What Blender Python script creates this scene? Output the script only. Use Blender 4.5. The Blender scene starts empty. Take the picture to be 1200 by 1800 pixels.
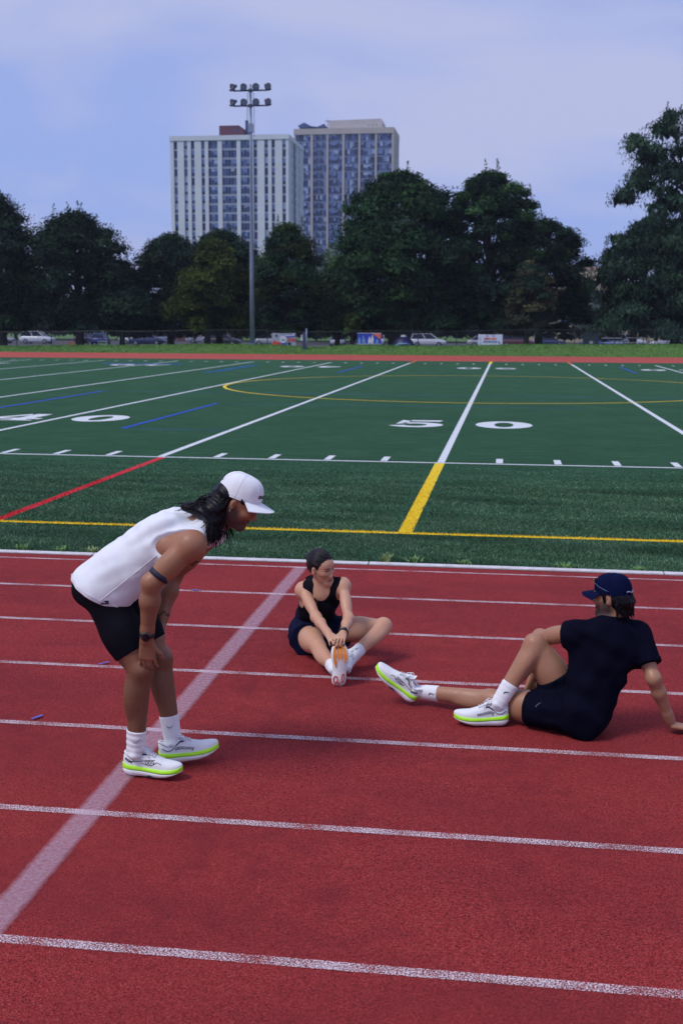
import bpy, math, random
import numpy as np
from mathutils import Vector, Matrix, noise as mnoise

# ------------------------------------------------------------------ camera, sky, sun, exposure
SC = bpy.context.scene
COL = SC.collection
cam_data = bpy.data.cameras.new('camera')
cam = bpy.data.objects.new('camera', cam_data)
COL.objects.link(cam)
SC.camera = cam
cam_data.sensor_fit = 'HORIZONTAL'
cam_data.sensor_width = 24.0
cam_data.lens = 40.64
cam_data.clip_start = 0.1
cam_data.clip_end = 6000.0
PIT, ROL, YAW = 0.160371, 0.0048815, 0.141196
_F = Vector((-math.sin(YAW), math.cos(YAW), 0)); _R = Vector((math.cos(YAW), math.sin(YAW), 0)); _U = Vector((0, 0, 1))
_F2 = _F * math.cos(PIT) - _U * math.sin(PIT); _U2 = _U * math.cos(PIT) + _F * math.sin(PIT)
_R3 = _R * math.cos(ROL) + _U2 * math.sin(ROL); _U3 = _U2 * math.cos(ROL) - _R * math.sin(ROL)
_m = Matrix((_R3, _U3, -_F2)).transposed().to_4x4()
_m.translation = Vector((0, 0, 2.13923))
cam.matrix_world = _m
cam_data.dof.use_dof = True
cam_data.dof.focus_distance = 6.0
cam_data.dof.aperture_fstop = 5.0

SUN_EL, SUN_AZ = math.radians(55), math.radians(-128)    # high, from behind the camera's left shoulder, through thick cloud
world = bpy.data.worlds.new('World'); SC.world = world
world.use_nodes = True
wn = world.node_tree; wn.nodes.clear()
def wnode(t, **kw):
    n = wn.nodes.new(t)
    for k, v in kw.items(): setattr(n, k, v)
    return n
w_out = wnode('ShaderNodeOutputWorld')
sky = wnode('ShaderNodeTexSky', sky_type='NISHITA', sun_disc=False, sun_elevation=SUN_EL, sun_rotation=SUN_AZ)
bg_sky = wnode('ShaderNodeBackground'); bg_sky.inputs['Strength'].default_value = 0.06
bg_cloud = wnode('ShaderNodeBackground'); bg_cloud.inputs['Strength'].default_value = 0.77
tc = wnode('ShaderNodeTexCoord')
sep = wnode('ShaderNodeSeparateXYZ'); wn.links.new(tc.outputs['Generated'], sep.inputs[0])
ramp = wnode('ShaderNodeValToRGB')
el = ramp.color_ramp.elements
el[0].position = 0.0; el[0].color = (0.40, 0.50, 0.83, 1)
el[1].position = 1.0; el[1].color = (0.40, 0.46, 0.76, 1)
for pos, c in ((0.05, (0.315, 0.425, 0.82, 1)), (0.13, (0.30, 0.405, 0.79, 1)), (0.22, (0.32, 0.41, 0.77, 1)), (0.40, (0.32, 0.405, 0.72, 1))):
    e = el.new(pos); e.color = c
wn.links.new(sep.outputs['Z'], ramp.inputs['Fac'])
mp = wnode('ShaderNodeMapping'); mp.inputs['Scale'].default_value = (1.0, 1.0, 2.2)
wn.links.new(tc.outputs['Generated'], mp.inputs['Vector'])
nz = wnode('ShaderNodeTexNoise'); nz.inputs['Scale'].default_value = 3.6; nz.inputs['Detail'].default_value = 5.0; nz.inputs['Roughness'].default_value = 0.48
nz.inputs['Distortion'].default_value = 0.5
wn.links.new(mp.outputs[0], nz.inputs['Vector'])
cr = wnode('ShaderNodeValToRGB'); cr.color_ramp.elements[0].position = 0.43; cr.color_ramp.elements[1].position = 0.62
cr.color_ramp.elements[0].color = (0, 0, 0, 1); cr.color_ramp.elements[1].color = (1, 1, 1, 1)
wn.links.new(nz.outputs['Fac'], cr.inputs['Fac'])
mixc = wnode('ShaderNodeMix', data_type='RGBA')
wn.links.new(cr.outputs['Color'], mixc.inputs[0]); wn.links.new(ramp.outputs['Color'], mixc.inputs[6])
mixc.inputs[7].default_value = (0.465, 0.50, 0.755, 1)
wn.links.new(mixc.outputs[2], bg_cloud.inputs['Color']); wn.links.new(sky.outputs[0], bg_sky.inputs['Color'])
mixs = wnode('ShaderNodeMixShader'); mixs.inputs[0].default_value = 0.94
wn.links.new(bg_sky.outputs[0], mixs.inputs[1]); wn.links.new(bg_cloud.outputs[0], mixs.inputs[2]); wn.links.new(mixs.outputs[0], w_out.inputs['Surface'])

sun_data = bpy.data.lights.new('sun', 'SUN'); sun_data.energy = 1.5; sun_data.angle = math.radians(20); sun_data.color = (1.0, 0.96, 0.93)
sun = bpy.data.objects.new('sun', sun_data); COL.objects.link(sun)
_sd = Vector((math.sin(SUN_AZ) * math.cos(SUN_EL), math.cos(SUN_AZ) * math.cos(SUN_EL), math.sin(SUN_EL)))
sun.rotation_euler = (-_sd).to_track_quat('-Z', 'Y').to_euler()

vs = SC.view_settings
vs.view_transform = 'Standard'; vs.look = 'None'; vs.exposure = 0.50; vs.gamma = 1.0; vs.use_curve_mapping = False
try: SC.cycles.max_bounces = 6; SC.cycles.transparent_max_bounces = 12; SC.cycles.use_denoising = True
except Exception: pass

# ------------------------------------------------------------------ helpers
rng = np.random.default_rng(7); random.seed(7)

class NT:
    """small node-tree helper round a principled material"""
    def __init__(s, name):
        s.m = bpy.data.materials.new(name); s.m.use_nodes = True
        s.t = s.m.node_tree; s.b = s.t.nodes['Principled BSDF']; s.out = s.t.nodes['Material Output']
    def n(s, t, **kw):
        n = s.t.nodes.new(t)
        for k, v in kw.items(): setattr(n, k, v)
        return n
    def l(s, a, b): s.t.links.new(a, b)
    def coord(s, kind='Object', scale=(1, 1, 1)):
        tcn = s.n('ShaderNodeTexCoord'); mpn = s.n('ShaderNodeMapping'); mpn.inputs['Scale'].default_value = scale
        s.l(tcn.outputs[kind], mpn.inputs['Vector']); return mpn.outputs[0]
    def noise(s, scale, detail=3, rough=0.55, vec=None, dist=0.0):
        n = s.n('ShaderNodeTexNoise'); n.inputs['Scale'].default_value = scale; n.inputs['Detail'].default_value = detail
        n.inputs['Roughness'].default_value = rough; n.inputs['Distortion'].default_value = dist
        s.l(vec if vec is not None else s.coord(), n.inputs['Vector']); return n.outputs['Fac']
    def voro(s, scale, vec=None, out='Color', feature='F1'):
        n = s.n('ShaderNodeTexVoronoi', feature=feature); n.inputs['Scale'].default_value = scale
        s.l(vec if vec is not None else s.coord(), n.inputs['Vector']); return n.outputs[out]
    def ramp(s, fac, stops):
        r = s.n('ShaderNodeValToRGB'); e = r.color_ramp.elements
        e[0].position, e[0].color = stops[0][0], tuple(stops[0][1]) + (1,) if len(stops[0][1]) == 3 else stops[0][1]
        e[1].position, e[1].color = stops[-1][0], tuple(stops[-1][1]) + (1,) if len(stops[-1][1]) == 3 else stops[-1][1]
        for p_, c_ in stops[1:-1]:
            q = e.new(p_); q.color = tuple(c_) + (1,) if len(c_) == 3 else c_
        s.l(fac, r.inputs['Fac']); return r.outputs['Color']
    def mix(s, fac, a, b, blend='MIX'):
        n = s.n('ShaderNodeMix', data_type='RGBA', blend_type=blend)
        for v, i in ((fac, 0), (a, 6), (b, 7)):
            if isinstance(v, (int, float)): n.inputs[i].default_value = v
            elif isinstance(v, tuple): n.inputs[i].default_value = v + (1,) if len(v) == 3 else v
            else: s.l(v, n.inputs[i])
        return n.outputs[2]
    def math(s, op, a, b=None, clamp=False):
        n = s.n('ShaderNodeMath', operation=op, use_clamp=clamp)
        for v, i in ((a, 0), (b, 1)):
            if v is None: continue
            if isinstance(v, (int, float)): n.inputs[i].default_value = v
            else: s.l(v, n.inputs[i])
        return n.outputs[0]
    def col(s, c):
        if isinstance(c, tuple): s.b.inputs['Base Color'].default_value = c + (1,) if len(c) == 3 else c
        else: s.l(c, s.b.inputs['Base Color'])
    def set(s, **kw):
        for k, v in kw.items():
            k = k.replace('_', ' ')
            if isinstance(v, (int, float, tuple)): s.b.inputs[k].default_value = v
            else: s.l(v, s.b.inputs[k])
    def bump(s, h, strength=0.3, dist=0.01):
        n = s.n('ShaderNodeBump'); n.inputs['Strength'].default_value = strength; n.inputs['Distance'].default_value = dist
        s.l(h, n.inputs['Height']); s.l(n.outputs[0], s.b.inputs['Normal'])

_mats = {}
def simple(name, c, rough=0.6, var=0.12, scale=8.0, metal=0.0, bump=0.0, spec=0.5, bscale=None):
    """plain material whose colour wanders a little, with optional fine relief"""
    if name in _mats: return _mats[name]
    t = NT(name)
    f = t.noise(scale, 4)
    lo = tuple(max(0, x * (1 - var)) for x in c); hi = tuple(min(1, x * (1 + var)) for x in c)
    t.col(t.ramp(f, [(0.3, lo), (0.7, hi)]))
    t.set(Roughness=rough, Metallic=metal); t.b.inputs['Specular IOR Level'].default_value = spec
    if bump: t.bump(t.noise(bscale or scale * 8, 3), bump, 0.004)
    _mats[name] = t.m
    return t.m

def tag(o, label=None, cat=None, group=None, kind=None):
    if label: o['label'] = label
    if cat: o['category'] = cat
    if group: o['group'] = group
    if kind: o['kind'] = kind
    return o

def link(name, me, parent=None, loc=None):
    o = bpy.data.objects.new(name, me); COL.objects.link(o)
    if parent is not None: o.parent = parent
    if loc is not None: o.location = loc
    return o

def empty(name, loc=(0, 0, 0), rz=0.0):
    o = link(name, None); o.location = loc; o.rotation_euler = (0, 0, rz); o.empty_display_size = 0.1
    return o

class MB:
    """collects shapes, then builds ONE mesh object"""
    def __init__(s): s.v = []; s.f = []; s.mi = []
    def add(s, vs, fs, mi=0):
        o = len(s.v); s.v += [tuple(v) for v in vs]; s.f += [tuple(i + o for i in f) for f in fs]; s.mi += [mi] * len(fs); return s
    def box(s, a, b, mi=0, M=None):
        x0, y0, z0 = a; x1, y1, z1 = b
        vs = [(x0, y0, z0), (x1, y0, z0), (x1, y1, z0), (x0, y1, z0), (x0, y0, z1), (x1, y0, z1), (x1, y1, z1), (x0, y1, z1)]
        if M is not None: vs = [M @ Vector(v) for v in vs]
        return s.add(vs, [(0, 3, 2, 1), (4, 5, 6, 7), (0, 1, 5, 4), (1, 2, 6, 5), (2, 3, 7, 6), (3, 0, 4, 7)], mi)
    def tube(s, pts, rad, n=8, mi=0, cap=True, flat=None):
        pts = [Vector(p) for p in pts]; m = len(pts)
        rad = rad if hasattr(rad, '__len__') else [rad] * m
        up = None; vs = []
        for i, p in enumerate(pts):
            d = (pts[min(i + 1, m - 1)] - pts[max(i - 1, 0)]).normalized()
            if up is None: up = Vector((0, 0, 1)) if abs(d.z) < 0.9 else Vector((1, 0, 0))
            a = d.cross(up).normalized(); b = a.cross(d).normalized(); up = b
            for k in range(n):
                t = 2 * math.pi * k / n
                vs.append(p + a * math.cos(t) * rad[i] + b * math.sin(t) * rad[i] * (flat or 1.0))
        fs = [(i * n + k, i * n + (k + 1) % n, (i + 1) * n + (k + 1) % n, (i + 1) * n + k) for i in range(m - 1) for k in range(n)]
        if cap: fs += [tuple(reversed(range(n))), tuple((m - 1) * n + k for k in range(n))]
        return s.add(vs, fs, mi)
    def lathe(s, prof, n=16, mi=0, M=None, closed=False):
        vs = []; m = len(prof)
        for r, z in prof:
            for k in range(n):
                t = 2 * math.pi * k / n; v = Vector((r * math.cos(t), r * math.sin(t), z))
                vs.append(M @ v if M is not None else v)
        fs = [(i * n + k, i * n + (k + 1) % n, (i + 1) * n + (k + 1) % n, (i + 1) * n + k) for i in range(m - 1) for k in range(n)]
        return s.add(vs, fs, mi)
    def grid(s, P, mi=0, wrap=False):
        """P: list of rows of points"""
        r, c = len(P), len(P[0]); vs = [p for row in P for p in row]
        cc = c if wrap else c - 1
        return s.add(vs, [(i * c + j, i * c + (j + 1) % c, (i + 1) * c + (j + 1) % c, (i + 1) * c + j) for i in range(r - 1) for j in range(cc)], mi)
    def mesh(s, name, mats, smooth=False):
        me = bpy.data.meshes.new(name)
        me.from_pydata([tuple(v) for v in s.v], [], s.f)
        for m_ in (mats if isinstance(mats, (list, tuple)) else [mats]): me.materials.append(m_)
        me.polygons.foreach_set('material_index', s.mi)
        if smooth: me.polygons.foreach_set('use_smooth', [True] * len(s.f))
        me.update(); return me
    def build(s, name, mats, parent=None, smooth=False, loc=None):
        return link(name, s.mesh(name, mats, smooth), parent, loc)

def np_mesh(name, V, Fq, mats, smooth=True, cols=None, mi=None):
    """fast mesh from numpy arrays; Fq (n,3) or (n,4)"""
    me = bpy.data.meshes.new(name); k = Fq.shape[1]
    me.vertices.add(len(V)); me.vertices.foreach_set('co', np.ascontiguousarray(V, dtype=np.float32).ravel())
    me.loops.add(len(Fq) * k); me.loops.foreach_set('vertex_index', np.ascontiguousarray(Fq, dtype=np.int32).ravel())
    me.polygons.add(len(Fq)); me.polygons.foreach_set('loop_start', np.arange(0, len(Fq) * k, k, dtype=np.int32))
    try: me.polygons.foreach_set('loop_total', np.full(len(Fq), k, dtype=np.int32))
    except Exception: pass
    for m_ in (mats if isinstance(mats, (list, tuple)) else [mats]): me.materials.append(m_)
    if mi is not None: me.polygons.foreach_set('material_index', np.ascontiguousarray(mi, dtype=np.int32))
    me.update(calc_edges=True)
    if smooth: me.polygons.foreach_set('use_smooth', np.ones(len(Fq), dtype=bool))
    if cols is not None:
        at = me.color_attributes.new('tint', 'FLOAT_COLOR', 'POINT')
        c4 = np.ones((len(V), 4), dtype=np.float32); c4[:, :3] = cols
        at.data.foreach_set('color', c4.ravel())
    me.validate(); return me
# ------------------------------------------------------------------ ground, track, field
def ground_mat():
    t = NT('far_grass'); f = t.noise(0.35, 5); g = t.noise(6.0, 3)
    c = t.ramp(f, [(0.3, (0.042, 0.115, 0.018)), (0.7, (0.085, 0.19, 0.028))])
    t.col(t.mix(0.35, c, t.ramp(g, [(0.3, (0.03, 0.09, 0.014)), (0.75, (0.13, 0.23, 0.05))]))); t.set(Roughness=0.9); t.bump(g, 0.6, 0.05); return t.m
M_GRASS = ground_mat()

def track_mat(name='track_rubber', pale=0.0):
    t = NT(name); co = t.coord()
    v = t.voro(250.0, co, 'Color'); sv = t.n('ShaderNodeSeparateColor'); t.l(v, sv.inputs[0])
    g = sv.outputs[0]                                   # one value per rubber granule
    fine = t.noise(260.0, 3, 0.6, co); big = t.noise(0.9, 4, 0.55, co); mid = t.noise(7.0, 5, 0.65, co)
    base = t.ramp(g, [(0.0, (0.014, 0.003, 0.005)), (0.13, (0.200, 0.016, 0.019)), (0.6, (0.325, 0.030, 0.031)), (1.0, (0.46, 0.080, 0.074))])
    base = t.mix(t.ramp(fine, [(0.36, (0.72, 0.72, 0.72)), (0.47, (0, 0, 0))]), base, (0.045, 0.007, 0.013))
    worn = t.math('MULTIPLY', t.ramp(big, [(0.42, (0, 0, 0)), (0.68, (1, 1, 1))]), t.ramp(mid, [(0.42, (0, 0, 0)), (0.66, (0.75, 0.75, 0.75))]))
    fl = t.math('MULTIPLY', t.ramp(t.noise(78.0, 4, 0.8, co), [(0.53, (0, 0, 0)), (0.60, (1, 1, 1))]), t.ramp(t.noise(1.7, 5, 0.65, t.coord('Object', (0.5, 1.4, 1))), [(0.44, (0.10, 0.10, 0.10)), (0.62, (1.0, 1.0, 1.0))]))
    base = t.mix(fl, base, (0.018, 0.005, 0.010))       # clusters of black crumbs where the top coat has gone
    base = t.mix(t.ramp(t.noise(1.1, 5, 0.6, t.coord('Object', (0.45, 1.2, 1))), [(0.42, (0, 0, 0)), (0.66, (0.55, 0.55, 0.55))]), base, (0.17, 0.019, 0.023))   # lanes dulled by use and rain
    base = t.mix(worn, base, (0.12, 0.014, 0.020))     # darker scuffs where feet have worn the top coat
    base = t.mix(t.ramp(t.noise(0.45, 3, 0.5, co), [(0.4, (0, 0, 0)), (0.7, (0.30, 0.30, 0.30))]), base, (0.31, 0.036, 0.033))
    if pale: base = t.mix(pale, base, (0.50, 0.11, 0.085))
    t.col(base); t.set(Roughness=0.9); t.b.inputs['Specular IOR Level'].default_value = 0.12
    t.bump(t.math('ADD', g, t.math('MULTIPLY', fine, 0.8)), 0.55, 0.0035)
    return t.m
M_TRACK = track_mat()
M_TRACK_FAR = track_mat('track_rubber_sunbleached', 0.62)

def turf_mat():
    t = NT('turf_pile'); co = t.coord(); st = t.coord('Object', (1.0, 4.5, 1))
    f = t.noise(0.55, 5, 0.6, co); s_ = t.noise(9.0, 5, 0.7, st); fine = t.noise(70.0, 4, 0.7, st)
    c = t.ramp(fine, [(0.28, (0.016, 0.050, 0.024)), (0.5, (0.042, 0.118, 0.058)), (0.75, (0.100, 0.215, 0.115))])
    c = t.mix(t.ramp(s_, [(0.35, (0.7, 0.7, 0.7)), (0.62, (0, 0, 0))]), c, (0.018, 0.062, 0.036))
    c = t.mix(t.ramp(f, [(0.38, (0, 0, 0)), (0.72, (0.55, 0.55, 0.55))]), c, (0.062, 0.155, 0.085))
    # pile brushed in alternating passes of the groomer
    wv = t.n('ShaderNodeTexWave', bands_direction='Y'); wv.inputs['Scale'].default_value = 0.11; wv.inputs['Distortion'].default_value = 1.5
    t.l(co, wv.inputs['Vector'])
    c = t.mix(t.math('MULTIPLY', wv.outputs['Fac'], 0.22), c, (0.045, 0.130, 0.070))
    sp = t.noise(26.0, 4, 0.75, t.coord('Object', (1.0, 2.2, 1)))
    c = t.mix(t.ramp(sp, [(0.36, (0.75, 0.75, 0.75)), (0.50, (0, 0, 0))]), c, (0.012, 0.040, 0.020)); c = t.mix(t.ramp(sp, [(0.54, (0, 0, 0)), (0.68, (0.7, 0.7, 0.7))]), c, (0.105, 0.215, 0.135))
    lg = t.noise(2.6, 5, 0.65, t.coord('Object', (0.5, 3.0, 1)))
    c = t.mix(t.ramp(lg, [(0.36, (0.5, 0.5, 0.5)), (0.56, (0, 0, 0))]), c, (0.020, 0.058, 0.030))
    c = t.mix(t.ramp(lg, [(0.56, (0, 0, 0)), (0.72, (0.45, 0.45, 0.45))]), c, (0.075, 0.175, 0.115))
    t.col(c); t.set(Roughness=0.95); t.b.inputs['Specular IOR Level'].default_value = 0.04; t.bump(fine, 0.8, 0.02); return t.m
M_TURF = turf_mat()

def paint_mat(name, c, under=(0.25, 0.035, 0.045), cover=0.75, scale=140.0, soft=None, alpha=True, big=3.0):
    """worn paint: flecks of the surface below show through; soft = half width of a sprayed edge in x"""
    t = NT(name); co = t.coord()
    fl = t.noise(scale, 4, 0.7, co); bg = t.noise(big, 4, 0.6, co)
    lim = t.math('ADD', t.math('MULTIPLY', t.math('SUBTRACT', bg, 0.5), 0.35), 1.0 - cover)
    a = t.math('MULTIPLY', t.math('SUBTRACT', fl, lim), 7.0, True)
    if soft:
        sx = t.n('ShaderNodeSeparateXYZ'); t.l(co, sx.inputs[0])
        e = t.math('SUBTRACT', 1.0, t.math('DIVIDE', t.math('ABSOLUTE', sx.outputs['X']), soft))
        e = t.math('MULTIPLY', t.math('ADD', e, t.math('MULTIPLY', t.math('SUBTRACT', t.noise(25.0, 3, 0.6, co), 0.5), 0.35)), 2.4, True)
        a = t.math('MULTIPLY', t.math('MULTIPLY', a, e), t.math('ADD', 0.10, t.math('MULTIPLY', t.noise(45.0, 3, 0.7, co), 0.50)), True)
    t.col(t.ramp(fl, [(0.3, tuple(x * 0.82 for x in c)), (0.7, c)]))
    t.set(Roughness=0.7, Alpha=a); t.b.inputs['Specular IOR Level'].default_value = 0.25
    return t.m
M_LANE = paint_mat('lane_paint', (0.80, 0.66, 0.70), cover=0.55)
M_SPRAY = paint_mat('sprayed_start_line', (0.76, 0.53, 0.64), cover=0.74, soft=0.070)
M_FWHITE = paint_mat('turf_white', (0.68, 0.72, 0.74), cover=0.90, scale=70.0)
M_FYELLOW = paint_mat('turf_yellow', (0.86, 0.60, 0.012), cover=0.92, scale=70.0)
M_FYELLOWTHIN = paint_mat('turf_yellow_faded', (0.60, 0.46, 0.03), cover=0.72, scale=70.0)
M_FRED = paint_mat('turf_red', (0.60, 0.018, 0.030), cover=0.94, scale=70.0)
M_FORANGE = paint_mat('turf_orange', (0.66, 0.16, 0.06), cover=0.9, scale=70.0)
M_FBLUE = paint_mat('turf_blue', (0.012, 0.075, 0.48), cover=0.92, scale=70.0)
M_FBLUEF = paint_mat('turf_blue_faded', (0.02, 0.15, 0.40), cover=0.56, scale=60.0)

def sheet(name, x0, x1, y0, y1, z, mat, parent=None, nx=1, ny=1):
    b = MB(); cx, cy = (x0 + x1) / 2, (y0 + y1) / 2
    b.grid([[(x0 + (x1 - x0) * i / nx - cx, y0 + (y1 - y0) * j / ny - cy, 0) for i in range(nx + 1)] for j in range(ny + 1)])
    return b.build(name, mat, parent, loc=(cx, cy, z))

_b = MB(); _b.grid([[(x, y, z) for x in (-3000, 3000)] for y, z in ((-60, -0.012), (91, -0.012), (96, -0.60), (5000, -0.60))])
ground = _b.build('ground', M_GRASS); tag(ground, kind='structure')
TX0, TX1 = -60.0, 60.0
track = sheet('running_track', TX0, TX1, -3.0, 10.16, 0.0, M_TRACK); tag(track, kind='structure'); tcx, tcy = track.location.x, track.location.y
field = sheet('turf_field', -75.0, 75.0, 10.16, 71.3, 0.0, M_TURF); tag(field, kind='structure'); fcx, fcy = field.location.x, field.location.y
ftrack = sheet('far_running_track', -140.0, 140.0, 71.3, 84.5, 0.0, M_TRACK_FAR); tag(ftrack, kind='structure')

def mark(name, parent, x0, x1, y0, y1, mat, z=0.004):
    o = sheet(name, x0, x1, y0, y1, z, mat); o.parent = parent; o.location = (o.location.x - parent.location.x, o.location.y - parent.location.y, z); return o
for i in range(6):
    y = 3.567 + 1.067 * i
    mark('lane_line', track, TX0, TX1, y - 0.026, y + 0.026, M_LANE)
mark('lane_line', track, TX0, TX1, 3.567 - 1.067 - 0.026, 3.567 - 1.067 + 0.026, M_LANE)
mark('lane_line', track, TX0, TX1, 9.93, 9.97, M_LANE)
sl = mark('start_line', track, -1.775 - 0.13, -1.775 + 0.13, -2.5, 9.93, M_SPRAY, 0.008)
for i in range(4): mark('far_lane_line', ftrack, -140, 140, 73.2 + i * 2.6, 73.26 + i * 2.6, M_LANE)

X50, YS, YN = -1.005, 18.14, 66.91
for k in range(-9, 7):
    x = X50 + 4.572 * k
    mark('yard_line', field, x - 0.06, x + 0.06, YS + 0.07, YN, M_FWHITE)
mark('sideline', field, -70, 70, YS - 0.045, YS + 0.045, M_FWHITE, 0.0045)
for k in range(-45, 31):
    if k % 5 == 0: continue
    x = X50 + 0.9144 * k
    if -16 < x < 6: mark('yard_tick', field, x - 0.055, x + 0.055, YS + 0.12, YS + 0.72, M_FWHITE)
    mark('yard_tick', field, x - 0.06, x + 0.06, YN - 0.9, YN - 0.2, M_FWHITE)
mark('soccer_touchline', field, -60, 60, 11.77, 11.86, M_FYELLOW)
mark('halfway_line', field, X50 - 0.085, X50 + 0.065, 11.87, YS - 0.05, M_FYELLOW)
mark('halfway_line', field, X50 - 0.09, X50 + 0.09, YN + 0.02, 71.2, M_FYELLOW)
mark('team_box_line', field, -5.575, -5.455, 11.88, YS - 0.05, M_FRED)
mark('team_box_line', field, -5.64, -5.50, YN + 0.02, 71.2, M_FORANGE)
mark('team_box_line', field, 3.50, 3.64, YN + 0.02, 71.2, M_FORANGE)
def ring(name, cx, cy, r, w, mat, a0=0, a1=2 * math.pi, n=96):
    b = MB(); b.grid([[(rr * math.cos(a0 + (a1 - a0) * i / n), rr * math.sin(a0 + (a1 - a0) * i / n), 0) for i in range(n + 1)] for rr in (r - w / 2, r + w / 2)])
    return b.build(name, mat, field, loc=(cx - fcx, cy - fcy, 0.0056))
ring('centre_circle', X50, 41.6, 9.0, 0.11, M_FYELLOW)
for x0, x1, y0, y1, m in ((-7.93, -7.82, 23.05, 31.0, M_FBLUE), (-12.98, -12.84, 24.0, 36.0, M_FBLUE), (-13.7, -13.1, 51.0, 61.5, M_FBLUEF), (-7.7, -7.58, 52.4, 61.5, M_FBLUE),
                         (5.86, 5.98, 55.3, 63.7, M_FBLUE), (-7.8, -5.6, 22.96, 23.06, M_FBLUEF), (-12.8, 6.0, 36.0, 36.12, M_FBLUEF), (-7.8, 2.0, 31.0, 31.1, M_FBLUEF), (-18.5, -12.99, 28.3, 28.42, M_FBLUE), (-22.0, -17.5, 61.2, 61.8, M_FBLUE)):
    mark('lacrosse_line', field, x0, x1, y0, y1, m, 0.0048)

def digit_polys(d):
    """slab serif athletic numerals in a 1 x 1 box: list of closed quads strips"""
    out = []
    def ringpoly(rx, ry, ix, iy, cx=0.5, cy=0.5, a0=0.0, a1=360.0, n=40):
        return [[(cx + rr[0] * math.cos(math.radians(a0 + (a1 - a0) * i / n)), cy + rr[1] * math.sin(math.radians(a0 + (a1 - a0) * i / n))) for i in range(n + 1)] for rr in ((ix, iy), (rx, ry))]
    if d == '0': out.append(ringpoly(0.5, 0.5, 0.17, 0.33))
    if d == '5':
        out.append(ringpoly(0.49, 0.33, 0.20, 0.17, 0.50, 0.33, -160, 128))
        out.append([[(0.14, 0.42), (0.20, 1.0)], [(0.32, 0.50), (0.36, 0.86)]])
        out.append([[(0.361, 0.82), (0.361, 1.0)], [(0.90, 0.80), (0.94, 1.0)]])
    if d == '4':
        out.append([[(0.52, 0.0), (0.52, 1.0)], [(0.82, 0.0), (0.82, 1.0)]])
        out.append([[(0.0, 0.22), (0.0, 0.38)], [(0.519, 0.22), (0.519, 0.38)]])
        out.append([[(0.821, 0.22), (0.821, 0.38)], [(1.0, 0.22), (1.0, 0.38)]])
        out.append([[(0.0, 0.381), (0.20, 0.381)], [(0.42, 1.0), (0.518, 0.80)]])
        out.append([[(0.36, 0.0), (0.36, 0.09)], [(0.519, 0.0), (0.519, 0.09)]])
        out.append([[(0.821, 0.0), (0.821, 0.09)], [(0.98, 0.0), (0.98, 0.09)]])
    if d == '3':
        out.append(ringpoly(0.49, 0.30, 0.19, 0.15, 0.48, 0.30, -160, 95)); out.append(ringpoly(0.46, 0.275, 0.19, 0.13, 0.47, 0.725, -80, 165))
    if d == '2':
        out.append(ringpoly(0.47, 0.33, 0.19, 0.17, 0.5, 0.67, -50, 170)); out.append([[(0.02, 0.0), (0.02, 0.17)], [(0.98, 0.0), (0.98, 0.2)]])
        out.append([[(0.02, 0.171), (0.36, 0.171)], [(0.62, 0.5), (0.80, 0.42)]])
    return out
def numeral(d, xl, yb, flip=False, w=1.23, h=1.83):
    b = MB()
    for strip in digit_polys(d):
        b.grid([[((0.5 - px if flip else px - 0.5) * w, (0.5 - py if flip else py - 0.5) * h, 0) for px, py in row] for row in strip])
    return b.build('yard_numeral', M_FWHITE, field, loc=(xl + w / 2 - fcx, yb + h / 2 - fcy, 0.0064))
for k, ds in ((0, '50'), (-2, '40'), (2, '40')):
    x = X50 + 4.572 * k
    numeral(ds[0], x - 0.34 - 1.23, YS + 6.40); numeral(ds[1], x + 0.34, YS + 6.40)
for k, ds in ((0, '50'), (-2, '40'), (-4, '30'), (-6, '20'), (2, '40')):
    x = X50 + 4.572 * k
    numeral(ds[1], x - 0.34 - 1.23, YN - 8.23, True); numeral(ds[0], x + 0.34, YN - 8.23, True)

# kerb between track and turf: painted concrete lengths with open joints
M_KERB = simple('kerb_paint', (0.60, 0.57, 0.60), 0.75, 0.16, 14.0, bump=0.25)
kerb = empty('kerb', (0, 10.205, 0)); tag(kerb, kind='structure')
kb = MB(); L = 2.6 - 0.012
prof = [(-0.032, -0.01), (-0.032, 0.010), (-0.026, 0.014), (0.044, 0.015), (0.050, 0.011), (0.050, -0.01)]
kb.grid([[(x, py, pz) for py, pz in prof] for x in (-L / 2, L / 2)]); kb.add([(-L / 2, a, b_) for a, b_ in prof], [(0, 1, 2, 3, 4, 5)]); kb.add([(L / 2, a, b_) for a, b_ in prof], [(5, 4, 3, 2, 1, 0)])
kme = kb.mesh('kerb_segment', M_KERB)
for i in range(-8, 8):
    o = link('kerb_segment', kme, kerb, (-1.2 + 1.3 + 2.6 * i, rng.normal(0, 0.002), rng.normal(0, 0.0012))); o.rotation_euler = (0, 0, rng.normal(0, 0.0006))

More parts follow.
